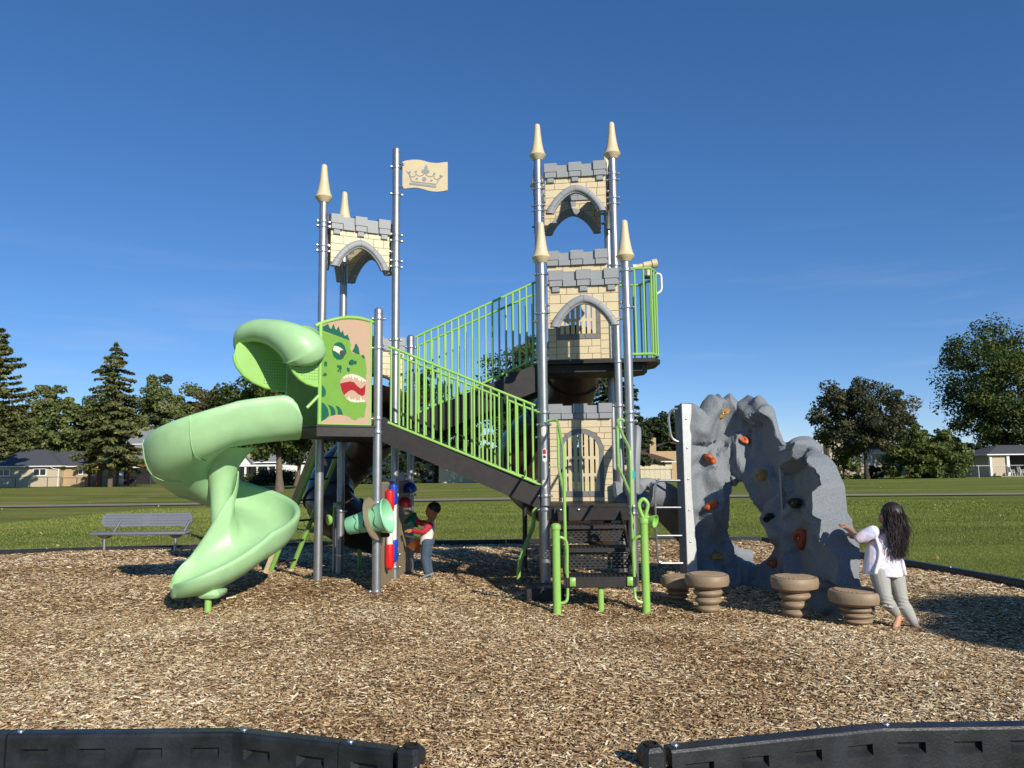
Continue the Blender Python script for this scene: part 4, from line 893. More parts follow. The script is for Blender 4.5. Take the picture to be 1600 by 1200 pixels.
# ---------------------------------------------------------------- grey open slide to the right of the low deck
def open_slide():
    pts = sm([(1.48, 9.62, 1.05), (1.75, 9.86, 1.02), (2.1, 10.15, .80), (2.5, 10.5, .42), (2.85, 10.75, .16), (3.12, 10.85, .10)], 8); rows = []
    sec = [(-.27, .26), (-.25, .1), (-.17, .015), (0, 0), (.17, .015), (.25, .1), (.27, .26), (.30, .28), (.325, .25), (.31, .1), (.25, -.02), (0, -.05), (-.25, -.02), (-.31, .1), (-.325, .25), (-.30, .28)]
    for i, q in enumerate(pts):
        h_ = (pts[min(i + 1, len(pts) - 1)] - pts[max(0, i - 1)]); h_.z = 0; h_.normalize(); lat = Vector((-h_.y, h_.x, 0)); rows.append([q + lat * l + Vector((0, 0, z)) for l, z in sec])
    b = MB().grid(rows, True); m_ = len(sec); b.f.append(tuple(range(m_))); b.f.append(tuple((len(rows) - 1) * m_ + k for k in range(m_)))
    s = b.obj('open_slide', 'granite', PS, 60, label='short grey open slide dropping to the right behind the climbing wall')
    # entrance cap and hood
    MB().tube(sm([(1.5, 9.35, 1.25), (1.62, 9.6, 1.3), (1.8, 9.78, 1.27), (1.98, 9.9, 1.16)], 5), .075, 12).obj('rolled_edge', 'granite_trim', s)
    MB().tube(sm([(1.47, 9.35, 1.2), (1.49, 9.32, 1.6), (1.52, 9.38, 1.88), (1.54, 9.55, 1.97), (1.53, 9.75, 1.88), (1.5, 9.85, 1.5), (1.47, 9.86, 1.15)], 6), .05, 10, sy=1.2).obj('slide_hood', 'granite_trim', s)
    MB().tube(sm([(3.02, 10.62, .30), (3.2, 10.72, .27), (3.24, 10.88, .25), (3.1, 11.08, .3)], 5), .06, 10).obj('exit_lip', 'granite_trim', s)
open_slide()
# ---------------------------------------------------------------- music panels, bells and the bucket under the left deck
def play_board(P0, P1, z0, z1, inset, lab):
    a = Vector((P0[0], P0[1], 0)); b_ = Vector((P1[0], P1[1], 0)); u = b_ - a; w = u.length; u.normalize(); n_ = Vector((u.y, -u.x, 0))
    Fm = lambda s, v, d: a + u * s + Vector((0, 0, v)) + n_ * d
    x0, x1 = inset, w - inset; k = 9; crest = [(lerp(x1, x0, i / (2 * k)), z1 - (.03 if i % 2 else 0)) for i in range(2 * k + 1)]
    p = MB().prism([(x0, z0), (x1, z0)] + crest, Fm, -.01, .01).obj('play_board', 'taupe', PS, 30, label=lab); return p, Fm, w
pb, FA, wA = play_board(L3, L4, .12, 1.36, .07, 'taupe play board with red and blue chimes')
for i, (s, mname, z0, z1) in enumerate(((.36, 'red_plastic', .98, 1.27), (.55, 'blue_plastic', 1.06, 1.34), (.36, 'red_plastic', .30, .62), (.58, 'blue_plastic', .36, .66))):
    pr = [(.02, z0), (.05, z0 + .03), (.055, z0 + .08), (.055, z1 - .05), (.05, z1 - .02), (.025, z1)]; c = FA(s, 0, .07); MB().lathe(pr, 16, (c.x, c.y, 0)).obj('chime', mname, pb)
for s in (.36, .57):
    c = FA(s, 0, .07); MB().tube([(c.x, c.y, .5), (c.x, c.y, 1.1)], .04, 12).obj('chime_tube', 'white_plastic', pb)
for z in (1.19, .52): 
    c = FA(.72, z, .06); MB().tube([FA(.7, z, .0), FA(.7, z, .1)], .02, 10).obj('knob', 'white_plastic', pb)
pb2, FB2, wB = play_board(L4, L5, .12, 1.36, .07, 'taupe play board with bells and drum')
def bell(s, z, r, m_, d=.11, tilt=(1, 0, -.3)):
    c = FB2(s, z, d); Q = Vector((.92, -.25, -.25)).to_track_quat('Z', 'Y').to_matrix(); pr = [(.02, -r * .3), (r * .55, -r * .25), (r * .9, r * .15), (r, r * .6), (r * .98, r * .72), (r * .85, r * .68), (.001, r * .55)]
    return MB().lathe(pr, 22, c, Q)
c = FB2(.14, 1.06, .11); MB().lathe([(.001, -.10), (.045, -.09), (.076, -.06), (.094, -.015), (.098, .022), (.083, .034), (.001, .038)], 24, c, Vector((-.1, .1, -.95)).to_track_quat('Z', 'Y').to_matrix()).obj('drum', 'red_plastic', pb2)
c = FB2(.60, 1.24, .08); MB().lathe([(.001, -.10), (.045, -.09), (.076, -.06), (.094, -.015), (.098, .022), (.083, .034), (.001, .038)], 24, c, Vector((.1, .2, -.95)).to_track_quat('Z', 'Y').to_matrix()).obj('drum', 'blue_plastic', pb2)
c = FB2(.42, .82, .15); MB().lathe([(.012, .12), (.03, .1), (.07, .05), (.095, -.03), (.1, -.06), (.08, -.055), (.001, -.03)], 20, c, Matrix.Rotation(R(18), 3, 'Y')).obj('bell', 'green_plastic', pb2)
c = FB2(.6, .48, .15); MB().lathe([(.012, .1), (.04, .09), (.06, .05), (.10, -.03), (.105, -.06), (.08, -.05), (.001, -.03)], 5, c, Matrix.Rotation(R(30), 3, 'Y')).obj('bell', 'orange_plastic', pb2, 20)
for s, z in ((.42, .97), (.6, .62)): MB().tube([FB2(s, z, 0), FB2(s, z - .04, .15)], .014, 8).obj('bell_bracket', 'white_plastic', pb2)
MB().tube(sm([FB2(.2, .95, .012), FB2(.35, .75, .012), FB2(.45, .5, .012), FB2(.65, .25, .012)], 5), .009, 6).obj('painted_curve', 'groove', pb2)
# bucket cone through its round plate, left of the short post
bc = at(582, 812, 9.0); bd = Vector((.95, -.16, .24)).normalized(); Q = bd.to_track_quat('Z', 'Y').to_matrix()
cone = MB().lathe([(.092, -.31), (.10, -.30), (.118, -.14), (.138, .0), (.17, .11), (.195, .17), (.205, .18), (.198, .195), (.18, .18), (.15, .08), (.11, -.1), (.001, -.15)], 28, bc, Q).obj('bucket', 'mintaqua', PS, 40, label='mint plastic bucket cone stuck through a round taupe plate')
pl = MB()
ring_ = [(.30 * math.cos(a) * (1 + .05 * math.sin(6 * a)), .27 * math.sin(a)) for a in [k * math.pi / 16 for k in range(32)]]
Qe = Vector((-.92, -.38, .05)).to_track_quat('Z', 'Y').to_matrix()
pc = at(582, 811, 9.0); pl.lathe([(.138, -.01), (.25, -.01), (.25, .01), (.138, .01), (.138, -.01)], 32, pc, Q, cap0=False, cap1=False); pl.obj('round_plate', 'taupe', cone, 30)
for k, rr_ in ((-.17, .117), (-.06, .131), (.08, .163)):
    MB().tube([bc + Q @ Vector((rr_ * math.cos(a), rr_ * math.sin(a), k + .02 * math.sin(5 * a))) for a in [i * math.pi / 16 for i in range(32)]], .004, 5, closed=True).obj('crack_line', 'ink', cone)
MB().rbox(at(598, 836, 9.15), (.16, .08, .05), .015).obj('bracket', 'blackdeck', cone)
# green talk tube by the back post, thin post behind
tt = at(517, 812, 10.55); MB().lathe([(.001, -.03), (.04, -.02), (.068, .01), (.075, .04), (.06, .05), (.001, .045)], 20, tt, Vector((-.8, -.5, -.1)).to_track_quat('Z', 'Y').to_matrix()).obj('talk_tube', 'lime', PS)
MB().tube(sm([tt + Vector((.04, 0, .03)), tt + Vector((.05, 0, .16)), tt + Vector((.09, 0, .22)), tt + Vector((.13, .05, .2))], 5), .018, 8).obj('talk_pipe', 'lime', PS)
bp_ = at(522, 880, 11.1); MB().tube([(bp_.x, bp_.y, -.05), (bp_.x, bp_.y, 1.05)], .026, 12).obj('thin_post', 'steel', PS)
# sloping climber behind the slide
c0 = at(503, 688, 10.55); c1 = at(418, 905, 11.3); off = Vector((.22, .30, 0)); dv = (c1 - c0)
for k, o_ in enumerate((Vector((0, 0, 0)), off)):
    MB().tube(sm([c0 + o_, c0 + dv * .33 + o_, c0 + dv * .66 + o_, c1 + o_], 3), .035, 10).obj('climber_rail', 'lime', PS)
    if k == 0: MB().add([c0 + o_ + Vector((-.09, -.02, .02)), c0 + o_ + Vector((-.03, -.0, .02)), c1 + o_ + Vector((-.03, 0, .02)), c1 + o_ + Vector((-.09, -.02, .02)), c0 + o_ + Vector((-.09, .02, .06)), c0 + o_ + Vector((-.03, .03, .06)), c1 + o_ + Vector((-.03, .03, .06)), c1 + o_ + Vector((-.09, .02, .06))], [(0, 1, 2, 3), (7, 6, 5, 4), (0, 4, 5, 1), (1, 5, 6, 2), (2, 6, 7, 3), (3, 7, 4, 0)]).obj('climber_side', 'beige', PS, 20)
for k in range(6):
    q = c0 + dv * (.12 + k * .15); MB().rbox(q + off * .5, (.08, .36, .025), .01, Matrix.Rotation(math.atan2(-off.x, off.y), 3, 'Z')).obj('climber_step', 'blackdeck', PS)
# ------------------------------------------------------------------ climbing wall
def climbing_wall():
    cw = thing('climbing_wall', 'grey moulded rock climbing wall with a ragged hole and coloured holds', 'climbing wall', (2.9, 9.1, 0))
    plan = [(2.06, 9.35), (2.4, 9.5), (2.72, 9.56), (2.93, 9.42), (3.05, 9.1), (3.10, 8.75), (3.13, 8.42), (3.16, 8.05), (3.2, 7.68)]
    pl = sm([Vector((x, y, 0)) for x, y in plan], 8); acc = [0]
    for i in range(len(pl) - 1): acc.append(acc[-1] + (pl[i + 1] - pl[i]).length)
    S = acc[-1]
    def pos(s):
        i = int(np.searchsorted(acc, s) - 1); i = min(max(i, 0), len(pl) - 2); t_ = (s - acc[i]) / (acc[i + 1] - acc[i]); q = pl[i].lerp(pl[i + 1], t_); 
        a_ = pl[max(0, i - 2)]; b_ = pl[min(len(pl) - 1, i + 3)]; d = (b_ - a_).normalized(); return q, Vector((d.y, -d.x, 0))      # normal toward the camera / left
    # top profile along s
    ks = [0, .02, .16, .27, .33, .43, .50, .545, .60, .70, .80, .93, 1.03, 1.12, 1.22, 1.31, 1.38, 1.46, 1.60, 1.68, 1.80, 1.98, 2.06, 2.16, 2.30, 2.42, S]
    tz = [2.27, 2.28, 2.28, 2.20, 2.30, 2.40, 2.37, 2.41, 2.34, 2.42, 2.30, 2.38, 2.33, 2.36, 2.24, 2.22, 2.02, 1.84, 1.74, 1.73, 1.74, 1.70, 1.80, 1.82, 1.78, 1.70, 1.62]
    def top(s): return interp(s, ks, tz)
    def thick(s): return interp(s, [0, .2, .8, 1.3, 1.9, 2.3, S], [.10, .13, .15, .14, .15, .2, .26])
    # chunky facets: every cell of a jittered grid is a tilted plane, blended at the creases (own hash, so the rock is the same every run)
    def hsh(ix, iy, k): 
        v = np.sin(ix * 127.1 + iy * 311.7 + k * 74.7) * 43758.5453; return v - np.floor(v)
    def vnoise(x, y, k):
        ix, iy = np.floor(x), np.floor(y); fx, fy = x - ix, y - iy; fx = fx * fx * (3 - 2 * fx); fy = fy * fy * (3 - 2 * fy)
        return (hsh(ix, iy, k) * (1 - fx) + hsh(ix + 1, iy, k) * fx) * (1 - fy) + (hsh(ix, iy + 1, k) * (1 - fx) + hsh(ix + 1, iy + 1, k) * fx) * fy - .5
    def facets(x, y, soft, k):
        x = x + .5 * vnoise(x * 1.1, y * 1.1, k + 3); y = y + .5 * vnoise(x * 1.1 + 7, y * 1.1, k + 4); bx, by = np.floor(x), np.floor(y)
        d1 = np.full(x.shape, 9.); d2 = d1.copy(); v1 = np.zeros(x.shape); v2 = v1.copy()
        for ox in (-1, 0, 1):
            for oy in (-1, 0, 1):
                cx, cy = bx + ox, by + oy; px_, py_ = cx + hsh(cx, cy, k), cy + hsh(cx, cy, k + 1); dd = np.hypot(x - px_, y - py_)
                val = (hsh(cx, cy, k + 5) - .5) * 1.0 + (x - px_) * (hsh(cx, cy, k + 6) - .5) * 1.5 + (y - py_) * (hsh(cx, cy, k + 7) - .5) * 1.5
                nr_ = dd < d1; sc = (~nr_) & (dd < d2); v2 = np.where(nr_, v1, np.where(sc, val, v2)); d2 = np.where(nr_, d1, np.where(sc, dd, d2)); v1 = np.where(nr_, val, v1); d1 = np.where(nr_, dd, d1)
        q = np.clip((d2 - d1) / soft, 0, 1); q = q * q * (3 - 2 * q); return v1 * (.5 + .5 * q) + v2 * (.5 - .5 * q)
    NS, NZ_ = 112, 84
    SI = S * np.arange(NS + 1) / NS; TOPS = np.array([top(q) for q in SI]); SG = np.repeat(SI[:, None], NZ_ + 1, 1); ZG = -.12 + (TOPS[:, None] + .12) * (np.arange(NZ_ + 1)[None, :] / NZ_)
    SOFT = np.interp(SG, [0, 1.2, 1.7, 3], [.42, .32, .20, .16]); DISP = {}
    for sd_ in (1, -1):
        o_ = 17.3 * sd_; d_ = .20 * facets(SG * 2.0 + o_, ZG * 2.0, SOFT, 11 + sd_) + .08 * facets(SG * 4.1 + o_, ZG * 4.1, SOFT, 31 + sd_) + .02 * vnoise(SG * 11 + o_, ZG * 11, 5) + .03 * vnoise(SG * 3.3 + o_, ZG * 3.3, 9)
        DISP[sd_] = np.maximum(d_, -.055) * (np.clip(SG / .16, 0, 1) if sd_ > 0 else .5)
    # hole outline in (s,z)
    hole = [(.67, .46), (.63, .62), (.56, .78), (.60, .95), (.55, 1.08), (.63, 1.20), (.66, 1.26), (.80, 1.30), (.92, 1.28), (1.0, 1.14), (1.10, .95), (1.20, .74), (1.26, .56), (1.18, .47), (1.06, .38), (.93, .33), (.80, .38)]
    def inhole(s, z):
        c = False; n_ = len(hole)
        for i in range(n_):
            a_, b_ = hole[i], hole[(i + 1) % n_]
            if (a_[1] > z) != (b_[1] > z) and s < (b_[0] - a_[0]) * (z - a_[1]) / (b_[1] - a_[1]) + a_[0]: c = not c
        return c
    def P(i, j, side):
        s = S * i / NS; t_ = j / NZ_; z = -.12 + (top(s) + .12) * t_; q, n_ = pos(s); d = thick(s) / 2 + float(DISP[side][i, j])
        prof = math.sqrt(max(0, 1 - max(0, (t_ - .93) / .07) ** 2)) ; d = d * (.25 + .75 * prof)
        if s > S - .55:   # fin profile: each band of height reaches out differently
            reach = interp(z, [-.1, .25, .30, .62, .68, .98, 1.04, 1.3, 1.38, 1.5, 1.62, 1.8], [.13, .12, .16, .12, .07, .06, .0, -.02, -.08, -.16, -.28, -.34]); k = (s - (S - .55)) / .55; q = q + Vector((.12, -1, 0)).normalized() * reach * k
        return q + n_ * d * side + Vector((0, 0, z))
    vs = []; fs = []; idx = {}
    def vid(i, j, side):
        k = (i, j, side)
        if k not in idx:
            s = S * i / NS; z = -.12 + (top(s) + .12) * j / NZ_; idx[k] = len(vs); vs.append(P(i, j, side))
        return idx[k]
    keep = {}
    for i in range(NS):
        for j in range(NZ_):
            s = S * (i + .5) / NS; z = -.12 + (top(s) + .12) * (j + .5) / NZ_; keep[(i, j)] = not inhole(s, z)
    for (i, j), k in keep.items():
        if not k: continue
        a_, b_, c, d = [(i, j), (i + 1, j), (i + 1, j + 1), (i, j + 1)]
        fs.append(tuple(vid(*q, 1) for q in (a_, b_, c, d))); fs.append(tuple(vid(*q, -1) for q in (d, c, b_, a_)))
        for (e0, e1, ni, nj) in ((a_, b_, i, j - 1), (b_, c, i + 1, j), (c, d, i, j + 1), (d, a_, i - 1, j)):
            if not keep.get((ni, nj), False): fs.append((vid(*e1, 1), vid(*e0, 1), vid(*e0, -1), vid(*e1, -1)))
    # smooth the ragged stair-step rim of the hole
    b = MB(); b.v = vs; b.f = fs; me = bpy.data.meshes.new('rock_body'); me.from_pydata(vs, [], fs); bm = bmesh.new(); bm.from_mesh(me)
    hv = [v for v in bm.verts if any(f.normal.length >= 0 for f in v.link_faces)]
    rim = set()
    for (i, j, sd), k in idx.items():
        s = S * i / NS; z = -.12 + (top(s) + .12) * j / NZ_
        if .45 < s < 1.4 and .05 < z < 1.42:
            nb = [keep.get((i - a_, j - b_), False) for a_ in (0, 1) for b_ in (0, 1)]
            if not all(nb): rim.add(k)
    bm.verts.ensure_lookup_table(); rv = [bm.verts[k] for k in rim]
    for _ in range(6): bmesh.ops.smooth_vert(bm, verts=rv, factor=.5, use_axis_x=True, use_axis_y=True, use_axis_z=True)
    bmesh.ops.recalc_face_normals(bm, faces=bm.faces); bm.to_mesh(me); bm.free(); me.shade_smooth(); me.set_sharp_from_angle(angle=R(38))
    body = link('rock_body', me, 'granite', cw)
    # white edge strip with bolts
    def sp(s, z, d): q, n_ = pos(s); return q + n_ * d + Vector((0, 0, z))
    xs0 = -.02; st = []
    strip = MB(); zz = [i * 2.26 / 20 for i in range(21)]
    q0, n0 = pos(0); du_ = (pl[1] - pl[0]).normalized()
    def SP(u, z, d): return q0 + du_ * u + n0 * d + Vector((0, 0, z))
    outl = [(-.05, 0), ] + [(.07 + .022 * math.sin(z * 3.1 + .6), z) for z in zz] + [(-.05, 2.26)]
    strip.prism(outl, SP, .075, .083); strip.obj('edge_strip', 'strip', cw, 25)
    MB().prism([(-.052, 0), (-.02, 0), (-.02, 2.25), (-.052, 2.25)], SP, -.06, .074).obj('edge_frame', 'granite', cw, 25)
    for z in (.25, .62, .99, 1.36, 1.73, 2.08): link('bolt', BOLT, 'clampsteel', cw, T(*SP(.0, z, .083)) @ Matrix.Rotation(R(90), 4, 'X') @ Matrix.Scale(.8, 4))
    qd, nd = pos(1.74); du2 = Vector((-nd.y, nd.x, 0))
    MB().prism([(-.022, .1), (.022, .1), (.022, 1.72), (-.022, 1.72)], lambda u, z, d: qd + du2 * u + nd * d + Vector((0, 0, z)), .115, .123).obj('joint_strip', 'granite_trim', cw, 25)
    # grab bar and ladder loop of thin steel on the left edge
    e = Vector((2.0, 9.33, 0))
    MB().tube(sm([at(1062, 638, 9.33), at(1050, 641, 9.33), at(1045, 650, 9.33), at(1046, 666, 9.33), at(1049, 682, 9.33), at(1056, 689, 9.33), at(1066, 691, 9.33)], 5), .014, 8).obj('grab_bar', 'clampsteel', cw)
    lad = MB(); lad.tube(sm([at(1066, 751, 9.33), at(1036, 751, 9.33), at(1027, 753, 9.33), at(1024, 760, 9.33), at(1024, 790, 9.33), at(1027, 868, 9.33), at(1031, 878, 9.33), at(1040, 880, 9.33), at(1072, 880, 9.33)], 4), .014, 8)
    for y in (793, 837): lad.tube([at(1025, y, 9.33), at(1068, y, 9.33)], .012, 8)
    lad.obj('ladder_loop', 'clampsteel', cw)
    # holds
    def hold(px, py, m_, sx, sz, rot, seed):
        # find surface point under that pixel
        best = None
        for i in range(0, NS, 1):
            s = S * i / NS
            for j in range(4, NZ_, 2):
                p_ = P(i, j, 1); dd = p_ - EYE; u_ = FPX * dd.dot(_r) / dd.dot(_f) + 800; v_ = 600 - FPX * dd.dot(_u) / dd.dot(_f); e_ = (u_ - px) ** 2 + (v_ - py) ** 2 + dd.dot(_f) * 4
                if best is None or e_ < best[0]: best = (e_, p_, s)
        _, p_, s = best; q, n_ = pos(s); tu = Vector((-n_.y, n_.x, 0)); rd = random.Random(seed); rows = []
        n = 12; cc, ss = math.cos(rot), math.sin(rot)
        for k, (rr, dd) in enumerate(((1, -.04), (1, .0), (.9, .028), (.66, .046), (.36, .05), (.16, .038), (.1, .024))):
            row = []
            for i in range(n):
                a_ = 2 * math.pi * i / n; w = 1 + .18 * math.sin(2 * a_ + seed) + .13 * math.sin(3 * a_ + seed * 2); u_ = rr * w * sx * math.cos(a_); v_ = rr * w * sz * math.sin(a_)
                lift = dd * (1 + .5 * math.cos(a_ + seed)) if k > 1 else dd
                row.append(p_ + tu * (u_ * cc - v_ * ss) + Vector((0, 0, u_ * ss + v_ * cc)) + n_ * lift)
            rows.append(row)
        b = MB().grid(rows, True); b.f.append(tuple(6 * n + i for i in range(n))); h_ = b.obj('climbing_hold', m_, cw, 50)
        link('hold_bolt', BOLT, 'clampsteel', h_, T(*(p_ + n_ * .03)) @ n_.to_track_quat('Z', 'Y').to_matrix().to_4x4() @ Matrix.Scale(.7, 4))
    for a_ in ((1130, 645, 'hold_ochre', .10, .055, .5, 1), (1163, 687, 'hold_orange', .075, .045, -.5, 2), (1110, 717, 'hold_orange', .085, .05, -.4, 3), (1146, 751, 'hold_grey', .05, .06, .2, 4), (1189, 743, 'hold_ochre', .08, .06, .1, 5), (1114, 790, 'hold_orange', .085, .05, .4, 6), (1201, 808, 'hold_black', .07, .055, .2, 7), (1122, 872, 'hold_ochre', .095, .06, -.1, 8), (1209, 879, 'hold_rust', .075, .07, .4, 9), (1241, 784, 'hold_black', .08, .055, .3, 10), (1252, 841, 'hold_rust', .14, .08, 1.1, 11)): hold(*a_)
climbing_wall()
# ------------------------------------------------------------------ stepping pods
def pod(px, py_top, Y, r, lab):
    c = at(px, py_top, Y); x, y, ztop = c.x, c.y, c.z
    t_ = thing('stepping_pod', lab, 'stepping pod', (x, y, 0), 'brown stepping pods beside the climbing wall'); b = MB(); n = 28
    # uneven flat cap
    rows = []
    for rr, z in ((.80, -.115), (.97, -.10), (1.02, -.06), (1.0, -.015), (.95, 0), (.85, .002)):
        rows.append([Vector((x + r * rr * math.cos(a) * (1 + .025 * math.sin(3 * a + px)), y + r * rr * math.sin(a) * (1 + .025 * math.sin(3 * a + px)), ztop + z + (.012 * math.sin(4 * a + px) if z == -.06 else 0))) for a in [2 * math.pi * k / n for k in range(n)]])
    b.grid(rows, True); b.f.append(tuple(5 * n + k for k in range(n))); b.f.append(tuple(range(n - 1, -1, -1))); b.obj('cap', 'pod', t_, 35)
    # ribbed top
    rib = MB()
    for k in range(-9, 10):
        u = k * r * .085; hl = math.sqrt(max(0, (r * .8) ** 2 - u * u)); rib.box((x, y + u, ztop + .006), (2 * hl, r * .04, .008)) 
    for k in range(-9, 10):
        u = k * r * .085; hl = math.sqrt(max(0, (r * .8) ** 2 - u * u)); rib.box((x + u, y, ztop + .005), (r * .04, 2 * hl, .007))
    rib.obj('tread_grid', 'pod', t_, 20)
    # coiled stem
    prof = [(r * .78, ztop - .112), (r * .62, ztop - .135)]; z = ztop - .135; cr_ = r * .55; h_ = (ztop - .135 - .07) / 3
    for k in range(3):
        R0 = r * (.62 - .055 * k)
        for a in range(0, 181, 22): prof.append((R0 - .035 + .035 * math.sin(R(a)) + .012, z - h_ * a / 180))
        z -= h_
    prof += [(r * .40, z), (r * .40, z - .07)]
    MB().lathe(prof[::-1], 26, (x, y, 0)).obj('coiled_stem', 'pod', t_, 50)
    MB().tube([(x, y, -.06), (x, y, max(.04, z - .05))], .033, 12).obj('ground_post', 'lime', t_)
pod(1058, 900, 8.33, .175, 'small brown stepping pod behind the others, left of the climbing wall hole')
pod(1105, 897, 7.84, .215, 'tan brown stepping pod standing in front of the climbing wall white edge')
pod(1240, 901, 7.56, .22, 'brown stepping pod in front of the climbing wall joint, third from the left')
pod(1337, 922, 7.2, .235, 'nearest brown stepping pod at the foot of the rock fin beside the girl')
# ------------------------------------------------------------------ bench
def bench():
    Y = 14.3; a = at(145, 836, Y); b_ = at(300, 833, Y); t_ = thing('park_bench', 'grey perforated metal park bench at the far edge of the chips', 'bench', ((a.x + b_.x) / 2, Y, 0))
    x0, x1 = a.x, at(298, 833, Y).x; zs = zat(215, 833, Y); yb = Y + .28
    MB().rbox(((x0 + x1 - .2) / 2 + .08, Y, zs), (x1 - x0 - .05, .32, .05), .015).obj('seat', 'bench_grey', t_)
    bx0, bx1 = at(159, 815, yb).x, at(300, 815, yb).x; z0, z1 = zat(230, 822, yb), zat(230, 802, yb); rr_ = .06
    outl = [(bx0 + rr_, z0), (bx1 - rr_, z0), (bx1, z0 + rr_), (bx1, z1 - rr_), (bx1 - rr_, z1), (bx0 + rr_, z1), (bx0, z1 - rr_), (bx0, z0 + rr_)]
    bk = MB().prism(outl, lambda u, v, d: Vector((u, yb + d + (v - z0) * .2, v)), -.02, .02).obj('backrest', 'bench_grey', t_, 25)
    hl = MB()
    for r_ in range(4):
        for k in range(52):
            u = bx0 + .08 + k * (bx1 - bx0 - .16) / 51 + (.012 if r_ % 2 else 0); v = z0 + .045 + r_ * (z1 - z0 - .09) / 3
            if 23 <= k <= 27: continue
            hl.add([Vector((u + .008 * math.cos(q), yb - .0205 + (v - z0) * .2, v + .008 * math.sin(q))) for q in [i * math.pi / 3 for i in range(6)]], [tuple(range(6))])
    hl.obj('perforations', 'dark_hole', bk, None, recalc=False)['kind'] = 'stuff'
    for px in (163, 274):
        lx = at(px, 850, Y).x; MB().tube([(lx, Y, -.05), (lx, Y, zs - .03)], .028, 12).obj('leg', 'steel', t_); MB().tube([(lx + .1, Y + .1, zs), (lx + .14, yb + .0, z0 + .1)], .026, 10).obj('back_support', 'steel', t_)
        MB().add([Vector((lx + u, Y + v, z)) for u, v, z in ((-.09, -.12, zs - .03), (.12, -.12, zs - .03), (.12, .12, zs - .03), (-.09, .12, zs - .03), (-.03, -.04, zs - .09), (.05, -.04, zs - .09), (.05, .04, zs - .09), (-.03, .04, zs - .09))], [(0, 1, 2, 3), (7, 6, 5, 4), (0, 4, 5, 1), (1, 5, 6, 2), (2, 6, 7, 3), (3, 7, 4, 0)]).obj('seat_bracket', 'steel', t_, 20)
bench()
# ------------------------------------------------------------------ trees
mat('bark', '#6e6150', .9, var=.35, scale=5, bump=.5, bscale=14); mat('bark_dark', '#3f372e', .9, var=.35, scale=5, bump=.5, bscale=14)
tintmat('leaf_oak', [(0, '#26301a'), (.35, '#3c4a22'), (.7, '#5b6a2f'), (1, '#857a3c')], rough=.6, trans=.2, noise=.6, nscale=.5)
tintmat('leaf_dark', [(0, '#1f2a1a'), (.4, '#33412a'), (.75, '#4d5930'), (1, '#6e6238')], rough=.6, trans=.2, noise=.6, nscale=.5)
tintmat('leaf_olive', [(0, '#3a4224'), (.4, '#5d6838'), (.75, '#7c8450'), (1, '#9a8d58')], rough=.6, trans=.2, noise=.6, nscale=.4)
tintmat('leaf_rust', [(0, '#35331f'), (.4, '#4f4c2c'), (.75, '#6c6238'), (1, '#8a6a48')], rough=.6, trans=.2, noise=.6, nscale=.5)
tintmat('leaf_bright', [(0, '#333f1f'), (.4, '#556330'), (.75, '#768040'), (1, '#aca058')], rough=.6, trans=.25, noise=.6, nscale=.8)
tintmat('leaf_maroon', [(0, '#262a1e'), (.4, '#3f4530'), (.72, '#585a3a'), (1, '#7a5a48')], rough=.6, trans=.2, noise=.7, nscale=.35)
tintmat('needle', [(0, '#343a20'), (.4, '#555a33'), (.75, '#787a48'), (1, '#9a8d5a')], rough=.7, trans=.1, noise=.6, nscale=.6)
def unit(v): return v / (np.linalg.norm(v, axis=1, keepdims=True) + 1e-9)
def cards(c, nrm, size, asp=.62):
    n = len(c); t_ = unit(np.cross(nrm, RNG.normal(size=(n, 3)))); b_ = np.cross(nrm, t_); s = size[:, None]
    V = np.stack([c - t_ * s, c - b_ * s * asp + nrm * s * .12, c + t_ * s, c + b_ * s * asp + nrm * s * .12], 1).reshape(-1, 3); return V, np.arange(4 * n).reshape(-1, 4)
def trunk_mesh(base, top, r0, limbs, sd, m_, parent):
    rd = random.Random(sd); b = MB(); base = Vector(base); top = Vector(top); N = 7; pts = [base.lerp(top, i / N) + Vector((rd.uniform(-.08, .08), rd.uniform(-.08, .08), 0)) * (i > 0) * r0 * 3 for i in range(N + 1)]
    b.tube(pts, [r0 * (1.5 if i == 0 else 1.0) * (1 - .7 * i / N) for i in range(N + 1)], 9)
    H = (top - base).length
    for k in range(limbs):
        q = pts[2 + k % (N - 2)]; a = rd.uniform(0, 6.28); l = H * rd.uniform(.12, .27); e_ = q + Vector((math.cos(a) * l * .7, math.sin(a) * l * .7, l * .75)); b.tube([q, q.lerp(e_, .5) + Vector((0, 0, -.04 * l)), e_], [r0 * .45, r0 * .3, r0 * .08], 6)
    return b.obj('trunk', m_, parent, 60)
